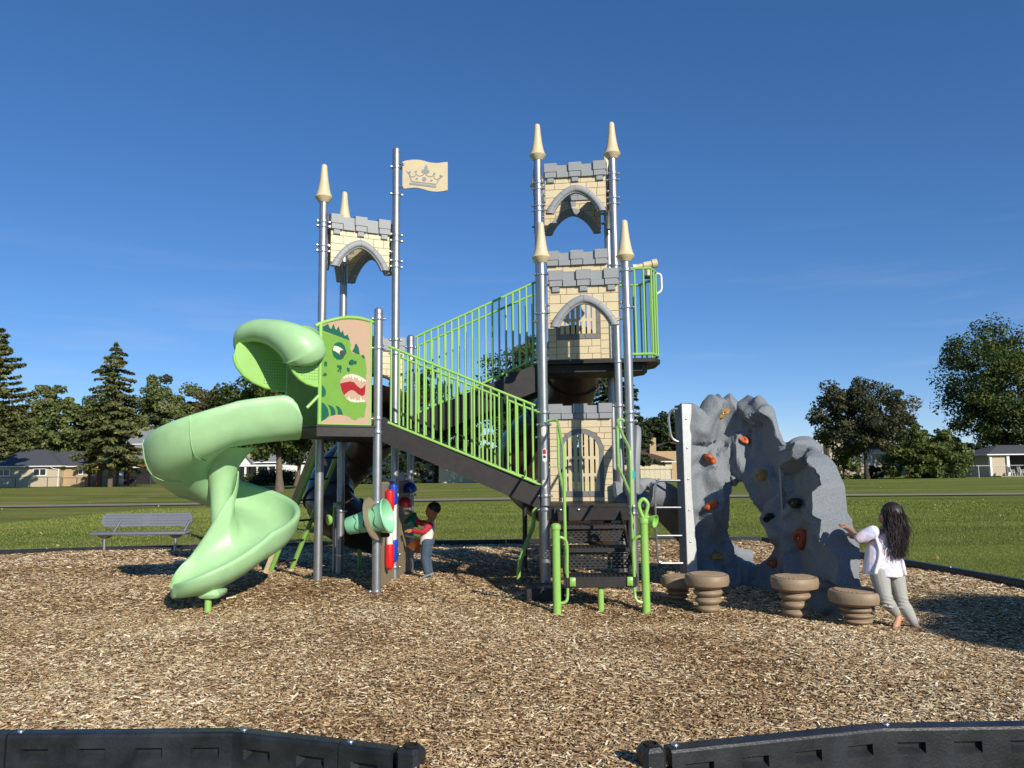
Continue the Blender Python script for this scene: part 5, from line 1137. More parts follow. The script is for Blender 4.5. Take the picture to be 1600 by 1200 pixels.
def leafy(name, label, cx, Y, z0, z1, rx, trunk_x, base_z, lm, n=7000, size=.26, clumps=60, sd=1, ry=None, tr=.2, bark='bark', group='trees beyond the lawn', shape=2.0, low=.0):
    global RNG
    n = int(n * 2.3); size *= .72; clumps = int(clumps * 1.5)
    RNG = np.random.default_rng(sd); ry = ry or rx; t_ = thing(name, label, 'tree', (trunk_x, Y, base_z), group)
    trunk_mesh((trunk_x, Y, base_z - .1), (lerp(trunk_x, cx, .6), Y, lerp(z0, z1, .72)), tr, 10, sd, bark, t_)
    cz = (z0 + z1) / 2; rz = (z1 - z0) / 2
    d = unit(RNG.normal(size=(clumps, 3))); rad = RNG.uniform(.1, 1.12, clumps) ** .45
    cc = d * rad[:, None] * .94 * np.array([rx, ry, rz]); 
    cc[:, 2] = np.where(cc[:, 2] < 0, cc[:, 2] * (1 - low), cc[:, 2])
    k = RNG.integers(0, clumps, n); cr_ = RNG.uniform(.09, .25, clumps) * (rx + rz) / 2
    o_ = unit(RNG.normal(size=(n, 3))); rr = RNG.uniform(0, 1, n) ** .38; pos = cc[k] + o_ * (rr * cr_[k])[:, None] * np.array([1.15, 1.15, .8])
    nr = unit(o_ * .75 + RNG.normal(size=(n, 3)) * .55 + np.array([0, 0, .25])); V, F = cards(pos + np.array([cx, Y, cz]), nr, size * RNG.uniform(.55, 1.3, n))
    ti = np.clip(RNG.normal(.42, .14, n) + RNG.normal(0, .14, clumps)[k], 0, 1)
    fastmesh('crown', V, F, ti, lm, t_); return t_
def P_tree(name, label, pxl, pxr, pt, pb, Y, trunk_px, base_py, lm, **kw):
    a = at(pxl, (pt + pb) / 2, Y); b_ = at(pxr, (pt + pb) / 2, Y); zt_ = zat((pxl + pxr) / 2, pt, Y); zb_ = zat((pxl + pxr) / 2, pb, Y); tx = at(trunk_px, base_py, Y)
    bz = float(lawn_h(tx.x, Y)); return leafy(name, label, (a.x + b_.x) / 2, Y, zb_, zt_, (b_.x - a.x) / 2, tx.x, bz, lm, **kw)
def conifer(name, label, px, pt, pb, hw_px, Y, base_py, lm, n_wh=22, sd=5, droop=.25, size=.22, taper=.85, group='trees beyond the lawn', dens=46, tr=.2, gaps=.0):
    global RNG
    RNG = np.random.default_rng(sd); rd = random.Random(sd); q = at(px, base_py, Y); x = q.x; bz = float(lawn_h(x, Y)); zt_ = zat(px, pt, Y); zb_ = zat(px, pb, Y); hw = hw_px * Y / FPX
    t_ = thing(name, label, 'tree', (x, Y, bz), group); b = MB(); b.tube([(x, Y, bz - .1), (x, Y, lerp(bz, zt_, .5)), (x, Y, zt_ - .2)], [tr, tr * .6, .03], 9); P = []; Nn = []
    for w in range(n_wh):
        f = w / (n_wh - 1); z = lerp(zb_, zt_ - .25, f); rl_ = hw * (1 - f) ** taper * rd.uniform(.72, 1.12) + .18
        for k in range(rd.choice((5, 6, 7))):
            if rd.random() < gaps: continue
            a = rd.uniform(0, 6.283); l = rl_ * rd.uniform(.6, 1.12); d = np.array([math.cos(a), math.sin(a), 0]); m_ = int(dens * l / hw) + 12; s = RNG.uniform(.08, 1, m_) ** .75
            sag = -droop * l * s ** 1.6 + (.12 * l * np.clip(s - .75, 0, 1)); lat = RNG.normal(0, 1, m_) * .16 * l * (1.15 - s); side = np.array([-d[1], d[0], 0])
            p_ = np.array([x, Y, z]) + d * (s * l)[:, None] + side * lat[:, None] + np.array([0, 0, 1]) * (sag - RNG.uniform(0, .32, m_) * (.4 + droop))[:, None]; P.append(p_); Nn.append(RNG.normal(size=(m_, 3)) * .6 + np.array([0, 0, .7]) + d * .4)
            if k < 3: b.tube([(x, Y, z), (x + d[0] * l * .9, Y + d[1] * l * .9, z - droop * l * .8)], [.05, .012], 5)
    b.obj('trunk', 'bark', t_, 60); P = np.concatenate(P); Nn = unit(np.concatenate(Nn)); V, F = cards(P, Nn, size * RNG.uniform(.6, 1.3, len(P)), .45); fastmesh('crown', V, F, np.clip(RNG.normal(.45, .2, len(P)), 0, 1), lm, t_); return t_
conifer('pine_tree', 'dark pine cut off by the left edge of the photo', -12, 512, 715, 62, 78, 757, 'needle', 22, sd=3, droop=-.12, size=.3, dens=150, taper=.6)
conifer('spruce_tree', 'tall drooping spruce with bare lower trunk in front of the red pergola', 172, 534, 728, 66, 86, 757, 'needle', 30, sd=8, droop=.2, size=.26, dens=150, taper=.62, tr=.28)
P_tree('maple_tree', 'broad olive green tree between the left pine and the tall spruce', 18, 130, 604, 730, 112, 78, 757, 'leaf_olive', n=9000, size=.34, sd=12, clumps=70)
P_tree('leafy_tree', 'silvery green tree right of the tall spruce', 205, 312, 584, 730, 116, 260, 757, 'leaf_olive', n=8000, size=.32, sd=13, clumps=60)
P_tree('leafy_tree', 'brownish tree just left of the slide hood', 285, 362, 604, 730, 122, 318, 757, 'leaf_rust', n=6000, size=.32, sd=14, clumps=50)
P_tree('leafy_tree', 'dull green tree directly behind the tall spruce', 110, 220, 612, 732, 120, 150, 757, 'leaf_oak', n=8000, size=.32, sd=66, clumps=60)
P_tree('leafy_tree', 'olive tree at the left between pine and broad tree', -20, 62, 622, 732, 125, 30, 757, 'leaf_olive', n=6000, size=.32, sd=67, clumps=50)
P_tree('shrub', 'yellowing bush behind the left house roof', -8, 28, 688, 712, 118, 10, 757, 'leaf_bright', n=1500, size=.3, sd=15, clumps=20)
P_tree('oak_tree', 'large oak with pale trunk behind the spiral slide', 340, 520, 548, 735, 57, 437, 770, 'leaf_oak', n=13000, size=.20, sd=16, clumps=110, tr=.27, low=.15)
P_tree('leafy_tree', 'dark tree with shaded trunk behind the oak', 420, 560, 590, 735, 75, 463, 760, 'leaf_dark', n=8000, size=.26, sd=17, clumps=60)
P_tree('leafy_tree', 'dense tree seen through the left stair railing', 590, 706, 572, 740, 96, 650, 752, 'leaf_dark', n=9000, size=.28, sd=18, clumps=70)
P_tree('leafy_tree', 'small rounded tree below the upper stair flight', 700, 764, 650, 722, 100, 735, 752, 'leaf_oak', n=4000, size=.25, sd=19, clumps=36)
P_tree('leafy_tree', 'big tree behind the front left tower post', 752, 905, 522, 735, 82, 830, 752, 'leaf_oak', n=13000, size=.25, sd=20, clumps=100)
conifer('spruce_tree', 'feathery drooping tree right of the castle tower', 962, 552, 716, 70, 84, 750, 'leaf_dark', 24, sd=21, droop=.22, size=.26, dens=190, taper=.42)
for i, (a_, b_, t0, sd) in enumerate(((985, 1032, 650, 31), (1012, 1072, 642, 32), (1046, 1100, 652, 33), (1085, 1150, 660, 34))):
    P_tree('leafy_tree', ['far dark tree left in the row above the brown roof', 'far dark tree left of the chimney in the row above the brown roof', 'far dark tree behind the climbing wall edge strip', 'far dark tree hidden behind the climbing wall'][i], a_, b_, t0, 715, 125, (a_ + b_) / 2, 750, 'leaf_dark', n=3500, size=.34, sd=sd, clumps=36)
P_tree('maple_tree', 'round reddish green tree on the lawn edge before the cream house', 1268, 1426, 588, 722, 80, 1355, 744, 'leaf_maroon', n=12000, size=.22, sd=41, clumps=95, tr=.22, bark='bark_dark', low=.2)
P_tree('shrub', 'wide leafy shrub right of the round tree', 1388, 1506, 668, 775, 84, 1450, 747, 'leaf_bright', n=9000, size=.22, sd=42, clumps=120)
P_tree('leafy_tree', 'pale yellow green tree behind the round tree', 1400, 1444, 655, 720, 96, 1425, 746, 'leaf_bright', n=3500, size=.24, sd=43, clumps=34)
P_tree('leafy_tree', 'thin dark tree behind the wide shrub', 1446, 1506, 672, 720, 100, 1478, 746, 'leaf_dark', n=1500, size=.24, sd=44, clumps=26)
P_tree('oak_tree', 'huge dark tree cut off by the right edge of the photo', 1468, 1700, 500, 722, 100, 1612, 748, 'leaf_oak', n=20000, size=.28, sd=45, clumps=150, tr=.4, low=.0)
for i, (px, w_, t0) in enumerate(((1515, 9, 686), (1530, 6, 690))):
    P_tree('arborvitae', ['wider narrow evergreen column under the huge right tree', 'slimmer evergreen column under the huge right tree'][i], px - w_, px + w_, t0, 742, 96, px, 746, 'leaf_dark', n=2200, size=.16, sd=50 + i, clumps=50)
P_tree('vine_shrub', 'leafy vine climbing by the cream chimney', 1286, 1344, 692, 768, 87.5, 1320, 745, 'leaf_bright', n=2600, size=.18, sd=53, clumps=34, ry=.8)
P_tree('shrub', 'dark round shrub at the foot of the round tree', 1354, 1384, 722, 760, 87, 1369, 746, 'leaf_dark', n=1500, size=.18, sd=54, clumps=20)
P_tree('hedge', 'long dark clipped hedge behind the slide and oak', 366, 486, 735, 778, 90, 425, 757, 'leaf_dark', n=6000, size=.2, sd=55, clumps=110, ry=.8)
for i, (a_, b_, t0, sd) in enumerate(((560, 612, 708, 61), (640, 668, 722, 62), (668, 712, 718, 63))):
    P_tree('shrub', ['dark shrub between the left deck posts', 'shrub left in front of the white house', 'shrub right in front of the white house'][i], a_, b_, t0, 770, 92, (a_ + b_) / 2, 752, 'leaf_dark' if i != 2 else 'leaf_oak', n=2500, size=.2, sd=sd, clumps=30)
FARLAB = ['behind the left house roof at the photo edge', 'behind the right end of the left house roof', 'behind the foot of the tall spruce', 'behind the spiral slide bulge', 'behind the slide column and hedge', 'behind the oak crown', 'behind the left deck posts', 'behind the white house roof', 'below the upper stair flight', 'behind the front left tower post', 'behind the lower castle window', 'right of the tower above the brown roof', 'behind the climbing wall', 'behind the cream house gable', 'behind the round reddish tree', 'behind the wide shrub']
FARLAB = ['low far tree in the distant row ' + q for q in FARLAB]
for i in range(16):
    px = -60 + i * 112; a_ = px - 75; P_tree('far_tree', FARLAB[i], a_, px + 80, 640 + (i * 37 % 26) if px < 1150 else 706, 742, 165, px, 746, 'leaf_oak' if i % 2 else 'leaf_olive', n=3000, size=.6, sd=70 + i, clumps=40)
leafy('shade_tree', 'tree behind the viewpoint whose shadow falls at the lower right', 13.3, -6.7, 5.6, 8.2, 2.1, 13.4, -.2, 'leaf_oak', n=9000, size=.2, clumps=90, sd=99, tr=.2)
RNG = np.random.default_rng(5)
# ------------------------------------------------------------------ houses
mat('brick_cream', '#bfb195', .9, var=.14, scale=9, bump=.3, bscale=40); mat('brick_tan', '#b59c78', .9, var=.14, scale=9); mat('siding', '#cac1a5', .8, var=.06, scale=3); mat('siding_white', '#d8d8d4', .8, var=.06, scale=3); mat('siding_blue', '#b9c4d6', .8, var=.06, scale=3)
mat('shingle_dark', '#4d4f54', .95, var=.25, scale=14, bump=.4, bscale=30); mat('shingle_grey', '#868a8c', .95, var=.2, scale=14, bump=.4, bscale=30); mat('shingle_brown', '#5b4133', .95, var=.22, scale=14, bump=.4, bscale=30)
mat('trim_white', '#e6e5df', .6, var=.05); mat('cedar', '#8c4a30', .8, var=.2, scale=6); mat('glass', '#20262b', .12, var=.3, scale=2, spec=.8); mat('curtain', '#aeb2ac', .8, var=.25, scale=12); mat('fence_steel', '#5c6064', .5, metal=.5); mat('fence_white', '#cfd0cb', .5)
def HX(px, Y, py=735): return at(px, py, Y).x
def gnd(x, Y): return float(lawn_h(x, Y))
def wall_box(name, x0, x1, y0, y1, z0, z1, m_, parent): return MB().box(((x0 + x1) / 2, (y0 + y1) / 2, (z0 + z1) / 2), (x1 - x0, y1 - y0, z1 - z0)).obj(name, m_, parent, 20)
def hip_roof(x0, x1, y0, y1, ze, zr, m_, parent, hl=None, hr=None, over=.5, name='roof'):
    x0 -= over; x1 += over; y0 -= over; y1 += over; hy = (y0 + y1) / 2; d = (y1 - y0) / 2; hl = d if hl is None else hl; hr = d if hr is None else hr
    v = [(x0, y0, ze), (x1, y0, ze), (x1, y1, ze), (x0, y1, ze), (x0 + hl, hy, zr), (x1 - hr, hy, zr), (x0, y0, ze - .12), (x1, y0, ze - .12), (x1, y1, ze - .12), (x0, y1, ze - .12)]
    r_ = MB().add(v, [(0, 1, 5, 4), (1, 2, 5), (2, 3, 4, 5), (3, 0, 4), (6, 9, 8, 7)]).obj(name, m_, parent, 10)
    MB().add(v, [(0, 6, 7, 1), (1, 7, 8, 2), (2, 8, 9, 3), (3, 9, 6, 0)]).obj('fascia', 'trim_white', r_, 10); return r_
def window(x0, x1, z0, z1, y, parent, pane='glass', fr=.09, mull=1):
    w = MB()
    for a_, b_, c, d in ((x0, x1, z1 - fr, z1), (x0, x1, z0, z0 + fr * 1.3)): w.box(((a_ + b_) / 2, y - .03, (c + d) / 2), (b_ - a_, .1, d - c))
    for xx in [x0 + fr / 2, x1 - fr / 2] + [lerp(x0, x1, (k + 1) / (mull + 1)) for k in range(mull)]: w.box((xx, y - .03, (z0 + z1) / 2), (fr, .098, z1 - z0 - 2.3 * fr))
    o_ = w.obj('window', 'trim_white', parent, 20)
    for k in range(mull + 1):
        a_, b_ = lerp(x0, x1, k / (mull + 1)) + fr * .5, lerp(x0, x1, (k + 1) / (mull + 1)) - fr * .5; MB().box(((a_ + b_) / 2, y - .012, (z0 + z1) / 2), (b_ - a_, .02, z1 - z0 - fr)).obj('pane', pane, o_, 20)
    return o_
G = 'houses beyond the lawn'
# left brick ranch
Y = 95; x0, x1 = HX(-150, Y), HX(93, Y); ze = zat(50, 728, Y); zr = zat(40, 703, Y + 5)
h = thing('house', 'tan brick ranch house with dark grey hip roof at far left', 'house', (HX(0, Y), Y, 0), G)
wall_box('wall', x0, x1, Y, Y + 9, -.3, ze, 'brick_cream', h); wall_box('wing_wall', x1 - 1, HX(146, Y), Y + 1.0, Y + 8.4, -.3, ze, 'brick_tan', h)
hip_roof(x0, x1, Y, Y + 9, ze, zr, 'shingle_dark', h); hip_roof(x1 - 6, HX(146, Y), Y + 1.0, Y + 8.4, ze - .05, zr - .25, 'shingle_dark', h, hr=4.4, name='wing_roof')
for (a_, b_, mu) in ((-3, 16, 1), (52, 73, 1)): window(HX(a_, Y), HX(b_, Y), zat(50, 744, Y), zat(50, 732, Y), Y, h, mull=mu)
window(HX(123, Y + 1), HX(130, Y + 1), zat(125, 742, Y + 1), zat(125, 732, Y + 1), Y + 1, h, mull=0)
v_ = at(107, 717, Y + 3); MB().tube([(v_.x, v_.y, v_.z - .6), (v_.x, v_.y, v_.z + .15)], .13, 8).obj('vent_pipe', 'trim_white', h)
MB().tube([(HX(81, Y), Y - .55, ze - .05), (HX(84, Y), Y - .1, ze - .35), (HX(92, Y), Y - .08, ze - .5), (HX(92, Y), Y - .08, 0)], .06, 6).obj('downspout', 'trim_white', h)
# pale house behind the spruce
Y = 104; h = thing('house', 'pale house with light grey roof half hidden behind the tall spruce', 'house', (HX(200, Y), Y, 0), G)
ze = zat(200, 724, Y); zr = zat(200, 694, Y + 5); wall_box('wall', HX(148, Y), HX(275, Y), Y, Y + 9, -.3, ze, 'siding_white', h); hip_roof(HX(148, Y), HX(275, Y), Y, Y + 9, ze, zr, 'shingle_grey', h, hl=2, hr=2)
wall_box('upper_wall', HX(205, Y + 6), HX(285, Y + 6), Y + 4.5, Y + 11, ze, zat(230, 694, Y + 6), 'siding_white', h); hip_roof(HX(208, Y + 6), HX(285, Y + 6), Y + 4.5, Y + 11, zat(230, 694, Y + 6), zat(230, 671, Y + 9), 'shingle_grey', h, hl=.5, hr=.5, name='upper_roof')
wall_box('porch_shade_block', HX(190, Y - 3), HX(236, Y - 3), Y - 3, Y - .2, -.2, zat(200, 731, Y - 3), 'blackdeck', h); wall_box('porch_column', HX(187, Y - 3.2), HX(193, Y - 3.2), Y - 3.6, Y - 3.1, -.2, zat(200, 730, Y - 3), 'trim_white', h)  # solid black box in the porch opening stands in for its shade
# cedar pergola
Y = 91; h = thing('pergola', 'red brown cedar pergola with lattice beside the left house', 'pergola', (HX(160, Y), Y, 0)); zt_ = zat(160, 729, Y)
for px in (140, 154, 184):
    for yy in (0, 2.6): MB().box((HX(px, Y), Y + yy, zt_ / 2 - .1), (.2, .2, zt_ + .2)).obj('post', 'cedar', h, 20)
for yy in (0, 2.6): MB().box(((HX(139, Y) + HX(236, Y)) / 2, Y + yy, zt_ + .1), (HX(236, Y) - HX(138, Y), .12, .26)).obj('beam', 'cedar', h, 20)
for k in range(12): MB().box((lerp(HX(140, Y), HX(234, Y), k / 11), Y + 1.3, zt_ + .3), (.08, 3.4, .14)).obj('rafter', 'cedar', h, 20)
la, lb, lz = HX(141, Y), HX(153, Y), zt_ * .6
for k in range(7):
    for s in (0, 1):
        f = k / 6; q0 = Vector((lerp(la, lb, f), Y + .12 + s * .03, 0.0)); q1 = Vector((lerp(la, lb, 1 - f) if False else (la if s else lb), Y + .12 + s * .03, lz * (f if s else 1 - f) + .02)); MB().tube([q0, q1], .025, 4).obj('lattice_slat', 'cedar', h)
# house behind the slide
Y = 96; h = thing('house', 'white house with covered porch and tan chimney behind the slide column', 'house', (HX(400, Y), Y, 0), G)
ze = zat(380, 726, Y); wall_box('wall', HX(352, Y), HX(500, Y), Y, Y + 8, -.3, ze, 'siding_white', h); hip_roof(HX(330, Y), HX(500, Y), Y, Y + 8, ze + .3, zat(380, 698, Y + 4), 'shingle_grey', h, hl=4, hr=4)
g0, g1, gp = HX(362, Y), HX(398, Y), zat(380, 703, Y - 1.2); MB().add([(g0, Y - 1.2, ze), (g1, Y - 1.2, ze), ((g0 + g1) / 2, Y - 1.2, gp), (g0, Y + 4, ze), (g1, Y + 4, ze), ((g0 + g1) / 2, Y + 4, gp)], [(0, 1, 2), (3, 5, 4), (0, 3, 4, 1)]).obj('gable', 'siding_white', h, 10); MB().add([(g0 - .3, Y - 1.5, ze - .1), ((g0 + g1) / 2, Y - 1.5, gp + .12), (g1 + .3, Y - 1.5, ze - .1), (g0 - .3, Y + 4, ze - .1), ((g0 + g1) / 2, Y + 4, gp + .12), (g1 + .3, Y + 4, ze - .1)], [(0, 1, 4, 3), (1, 2, 5, 4)]).obj('gable_roof', 'shingle_grey', h, 10)
wall_box('chimney', HX(384, Y), HX(392, Y), Y - .6, Y + .6, 0, zat(388, 698, Y), 'brick_tan', h)
wall_box('porch_roof', HX(376, Y), HX(442, Y), Y - 2.6, Y + .1, ze - .25, ze - .05, 'trim_white', h); wall_box('porch_shade', HX(376, Y), HX(440, Y), Y - .4, Y - .05, 0, ze - .3, 'glass', h)
for px in (377, 394, 412, 429, 441): wall_box('porch_post', HX(px, Y) - .1, HX(px, Y) + .1, Y - 2.5, Y - 2.3, -.1, ze - .24, 'trim_white', h)
# white house behind the left stairs
Y = 102; h = thing('house', 'white house with grey roof seen under the left stairs', 'house', (HX(650, Y), Y, 0), G); ze = zat(650, 722, Y)
wall_box('wall', HX(585, Y), HX(712, Y), Y, Y + 8, -.3, ze, 'siding_white', h); hip_roof(HX(585, Y), HX(712, Y), Y, Y + 8, ze, zat(650, 703, Y + 4), 'shingle_grey', h)
for a_ in (600, 645, 680): window(HX(a_, Y), HX(a_ + 16, Y), zat(650, 743, Y), zat(650, 730, Y), Y, h)
# long brown-roofed ranch
Y = 90; h = thing('house', 'long ranch house with brown roof, cream siding and tan chimney behind the tower', 'house', (HX(900, Y), Y, 0), G); ze = zat(1000, 721, Y)
wall_box('wall', HX(686, Y), HX(1050, Y), Y, Y + 8.5, -.3, ze, 'siding', h)
for k in range(46): x = lerp(HX(686, Y), HX(1048, Y), k / 45); MB().box((x, Y - .012, ze / 2 - .1), (.05, .03, ze - .05)).obj('batten', 'siding', h, 20)
hip_roof(HX(686, Y), HX(1050, Y), Y, Y + 8.5, ze, zat(1000, 698, Y + 4.5), 'shingle_brown', h)
wall_box('rear_wing', HX(1004, Y + 3), HX(1100, Y + 3), Y + 3, Y + 11, -.3, zat(1040, 705, Y + 3), 'brick_tan', h); w0, w1 = HX(1006, Y + 3), HX(1110, Y + 3); zg = zat(1030, 697, Y + 3)
MB().add([(w0 - 1.2, Y + 2.6, zat(1005, 713, Y + 3)), (w0 + 3.2, Y + 2.6, zg + .5), (w1, Y + 2.6, zg - .6), (w0 - 1.2, Y + 11, zat(1005, 713, Y + 3)), (w0 + 3.2, Y + 11, zg + .5), (w1, Y + 11, zg - .6), (w0 + 3.2, Y + 2.6, zg + .35), (w1, Y + 2.6, zg - .9)], [(0, 1, 4, 3), (1, 2, 5, 4), (1, 2, 7, 6)]).obj('wing_roof', 'shingle_brown', h, 10)
wall_box('chimney', HX(1016, Y + 2), HX(1026, Y + 2), Y + 1.9, Y + 3.2, 0, zat(1020, 684, Y + 2), 'brick_tan', h)
# cream brick house on the right
Y = 112; h = thing('house', 'cream brick house with broad chimney and picture window on the right', 'house', (HX(1330, Y), Y, 0), G); ze = zat(1370, 703, Y)
wall_box('wall', HX(1318, Y), HX(1440, Y), Y, Y + 9, -.3, ze, 'brick_cream', h); hip_roof(HX(1318, Y), HX(1440, Y), Y, Y + 9, ze, zat(1370, 686, Y + 4.5), 'shingle_dark', h, hl=.5)
wall_box('frieze', HX(1318, Y), HX(1440, Y), Y - .06, Y + .01, ze - .55, ze - .13, 'trim_white', h)
ga, gb, gc = HX(1200, Y - 1.5), HX(1296, Y - 1.5), HX(1296, Y - 1.5); zl0, zl1 = zat(1228, 700, Y), zat(1290, 687, Y)
wall_box('gable_wall', ga, gb, Y - 1.5, Y + 7, -.3, zl0 - .1, 'brick_cream', h)
MB().add([(ga, Y - 1.5, zl0 - .1), (gb, Y - 1.5, zl0 - .1), (gb, Y - 1.5, zl1), (ga, Y + 7, zl0 - .1), (gb, Y + 7, zl0 - .1), (gb, Y + 7, zl1)], [(0, 1, 2), (3, 5, 4), (1, 4, 5, 2)]).obj('gable', 'brick_cream', h, 10)
MB().add([(ga - .6, Y - 2, zl0 - .25), (gb + .2, Y - 2, zl1 + .15), (gb + .2, Y + 7.4, zl1 + .15), (ga - .6, Y + 7.4, zl0 - .25), (ga - .6, Y - 2, zl0 - .0), (gb + .2, Y - 2, zl1 + .42), (gb + .2, Y + 7.4, zl1 + .42), (ga - .6, Y + 7.4, zl0)], [(0, 3, 2, 1), (4, 5, 6, 7), (0, 1, 5, 4), (1, 2, 6, 5), (2, 3, 7, 6), (3, 0, 4, 7)]).obj('gable_roof', 'shingle_dark', h, 10)
MB().add([(ga - .6, Y - 2.03, zl0 - .4), (gb + .2, Y - 2.03, zl1 + .0), (gb + .2, Y - 2.03, zl1 + .16), (ga - .6, Y - 2.03, zl0 - .22)], [(0, 1, 2, 3)]).obj('rake_board', 'trim_white', h, 10)
wall_box('chimney', HX(1296, Y - 2), HX(1318, Y - 2), Y - 2.4, Y - .6, -.2, zat(1306, 680, Y - 2), 'brick_cream', h)
window(HX(1331, Y), HX(1363, Y), zat(1350, 723, Y), zat(1350, 710, Y), Y, h, 'curtain', .14, 1)
wall_box('sill_course', HX(1330, Y), HX(1366, Y), Y - .12, Y, zat(1350, 728, Y), zat(1350, 724, Y), 'trim_white', h)
# garage at the far right and a blue-white gable behind it
Y = 88; h = thing('garage', 'white trimmed garage with dark open bay at the right edge', 'garage', (HX(1570, Y), Y, 0)); zt_ = zat(1570, 711, Y)
wall_box('wall', HX(1550, Y), HX(1573, Y), Y, Y + 6, -.2, zt_, 'brick_cream', h); wall_box('post', HX(1573, Y), HX(1577, Y), Y - .2, Y + .2, -.2, zt_, 'trim_white', h); wall_box('corner_post', HX(1547, Y), HX(1550, Y), Y - .1, Y + .2, -.2, zt_, 'trim_white', h)
wall_box('bay_shade_block', HX(1577, Y), HX(1680, Y), Y + 3, Y + 6, -.2, zt_ - .1, 'blackdeck', h); hip_roof(HX(1547, Y), HX(1680, Y), Y, Y + 6, zt_ + .12, zt_ + 1.2, 'shingle_dark', h)  # black block paints in the shade inside the empty bay
wall_box('slab', HX(1545, Y), HX(1680, Y), Y - 2.2, Y, -.1, .12, 'asphalt', h)
Y = 112; h = thing('house', 'pale blue gabled house behind the wide shrub on the right', 'house', (HX(1490, Y), Y, 0), G); a_, b_ = HX(1462, Y), HX(1514, Y)
wall_box('wall', a_, b_, Y, Y + 8, -.3, zat(1490, 716, Y), 'siding_blue', h); MB().add([(a_, Y, zat(1490, 716, Y)), (b_, Y, zat(1490, 716, Y)), ((a_ * .75 + b_ * .25), Y, zat(1480, 690, Y)), (a_, Y + 8, zat(1490, 716, Y)), (b_, Y + 8, zat(1490, 716, Y)), ((a_ * .75 + b_ * .25), Y + 8, zat(1480, 690, Y))], [(0, 1, 2), (3, 5, 4), (0, 2, 5, 3), (1, 4, 5, 2)]).obj('gable', 'siding_blue', h, 10)
# fences
def fence(pxa, pxb, Y, py_top, px_posts, m_, lab, mid=True):
    h = thing('chain_link_fence', lab, 'fence', (HX(pxa, Y), Y, 0), 'chain link fences along the gardens'); za = zat((pxa + pxb) / 2, py_top, Y)
    MB().tube([(HX(pxa, Y), Y, za), (HX(pxb, Y), Y, za)], .03, 6).obj('top_rail', m_, h)
    for px in px_posts: MB().tube([(HX(px, Y), Y, -.2), (HX(px, Y), Y, za + .05)], .045, 6).obj('post', m_, h)
    b = MB(); xa, xb = HX(pxa, Y), HX(pxb, Y); n = int((xb - xa) / .32)
    for k in range(n):
        x = xa + k * .32
        for s in (-1, 1): b.add([(x - .006, Y + .01, 0), (x + .006, Y + .01, 0), (x + s * .9 + .006, Y + .01, za - .02), (x + s * .9 - .006, Y + .01, za - .02)], [(0, 1, 2, 3)])
    w = b.obj('wire_mesh', 'fence_steel', h, None, recalc=False); w['kind'] = 'stuff'
fence(-30, 96, 89.5, 746, (-25, 25, 48, 75, 96), 'fence_steel', 'dark chain link fence before the left brick house')
fence(98, 238, 89.5, 746, (98, 121, 135, 212, 236), 'fence_steel', 'dark chain link fence before the pergola and pale house')
fence(1410, 1600, 84, 728, (1459, 1529), 'fence_white', 'pale chain link fence between the wide shrub and the garage')
fence(880, 1052, 88, 734, (902, 940, 1000, 1049), 'fence_steel', 'thin chain link fence before the brown roofed house')
# garden chairs by the garage
def chair(px, lab):
    Y = 86.6; x = HX(px, Y); h = thing('garden_chair', lab, 'chair', (x, Y, .12), 'white garden chairs by the garage'); z = .12
    MB().rbox((x, Y, z + .42), (.5, .48, .05), .01).obj('seat', 'trim_white', h)
    MB().rbox((x - .22, Y, z + .72), (.06, .5, .6), .02, Matrix.Rotation(R(-10), 3, 'Y')).obj('backrest', 'trim_white', h)
    for a_ in (-.2, .2):
        for b_ in (-.2, .2): MB().tube([(x + a_, Y + b_, z + .42), (x + a_ * 1.25, Y + b_ * 1.2, z)], .03, 6).obj('leg', 'trim_white', h)
    for b_ in (-.24, .24): MB().rbox((x + .02, Y + b_, z + .64), (.46, .06, .04), .01).obj('armrest', 'trim_white', h); MB().tube([(x + .2, Y + b_, z + .42), (x + .2, Y + b_, z + .63)], .025, 6).obj('arm_support', 'trim_white', h)
chair(1580, 'white plastic garden chair nearer the garage wall'); chair(1595, 'white plastic garden chair at the right edge of the photo')
# ------------------------------------------------------------------ people
mat('skin_g', '#b98563', .55, var=.1, scale=30); mat('skin_b', '#a9764f', .55, var=.1, scale=30); mat('sole', '#a06a50', .6, var=.15, scale=40)
mat('hair', '#1a1412', .55, var=.4, scale=30, hex2='#2a1e19'); mat('leggings', '#a6a69f', .85, var=.12, scale=120, bump=.2, bscale=200)
mat('jeans', '#46586b', .9, var=.25, scale=60, bump=.2, bscale=150); mat('shirt_red', '#b52c3a', .85, var=.1, scale=40, bump=.1, bscale=90); mat('shirt_white', '#dcd9d2', .85, var=.08, scale=40); mat('shoe', '#8f9190', .7, var=.3, scale=60); mat('shoe_dark', '#2b2d30', .7)
m = bpy.data.materials.new('tie_dye'); m.use_nodes = True; t = m.node_tree; n = t.nodes; p = n['Principled BSDF']; MATS['tie_dye'] = m
g = n.new('ShaderNodeNewGeometry'); z = n.new('ShaderNodeTexNoise'); z.inputs['Scale'].default_value = 5; z.inputs['Detail'].default_value = 3; z.inputs['Distortion'].default_value = 1.2; t.links.new(g.outputs['Position'], z.inputs['Vector'])
rp = n.new('ShaderNodeValToRGB'); e = rp.color_ramp.elements; e[0].position = .28; e[0].color = lin('#a9c0e0'); e[1].position = .75; e[1].color = lin('#eeb79c')
for ps, hx_ in ((.4, '#cdc6e2'), (.5, '#e6e3e6'), (.6, '#e3cfd8')): e.new(ps).color = lin(hx_)
t.links.new(z.outputs['Fac'], rp.inputs['Fac']); t.links.new(rp.outputs[0], p.inputs['Base Color']); p.inputs['Roughness'].default_value = .9
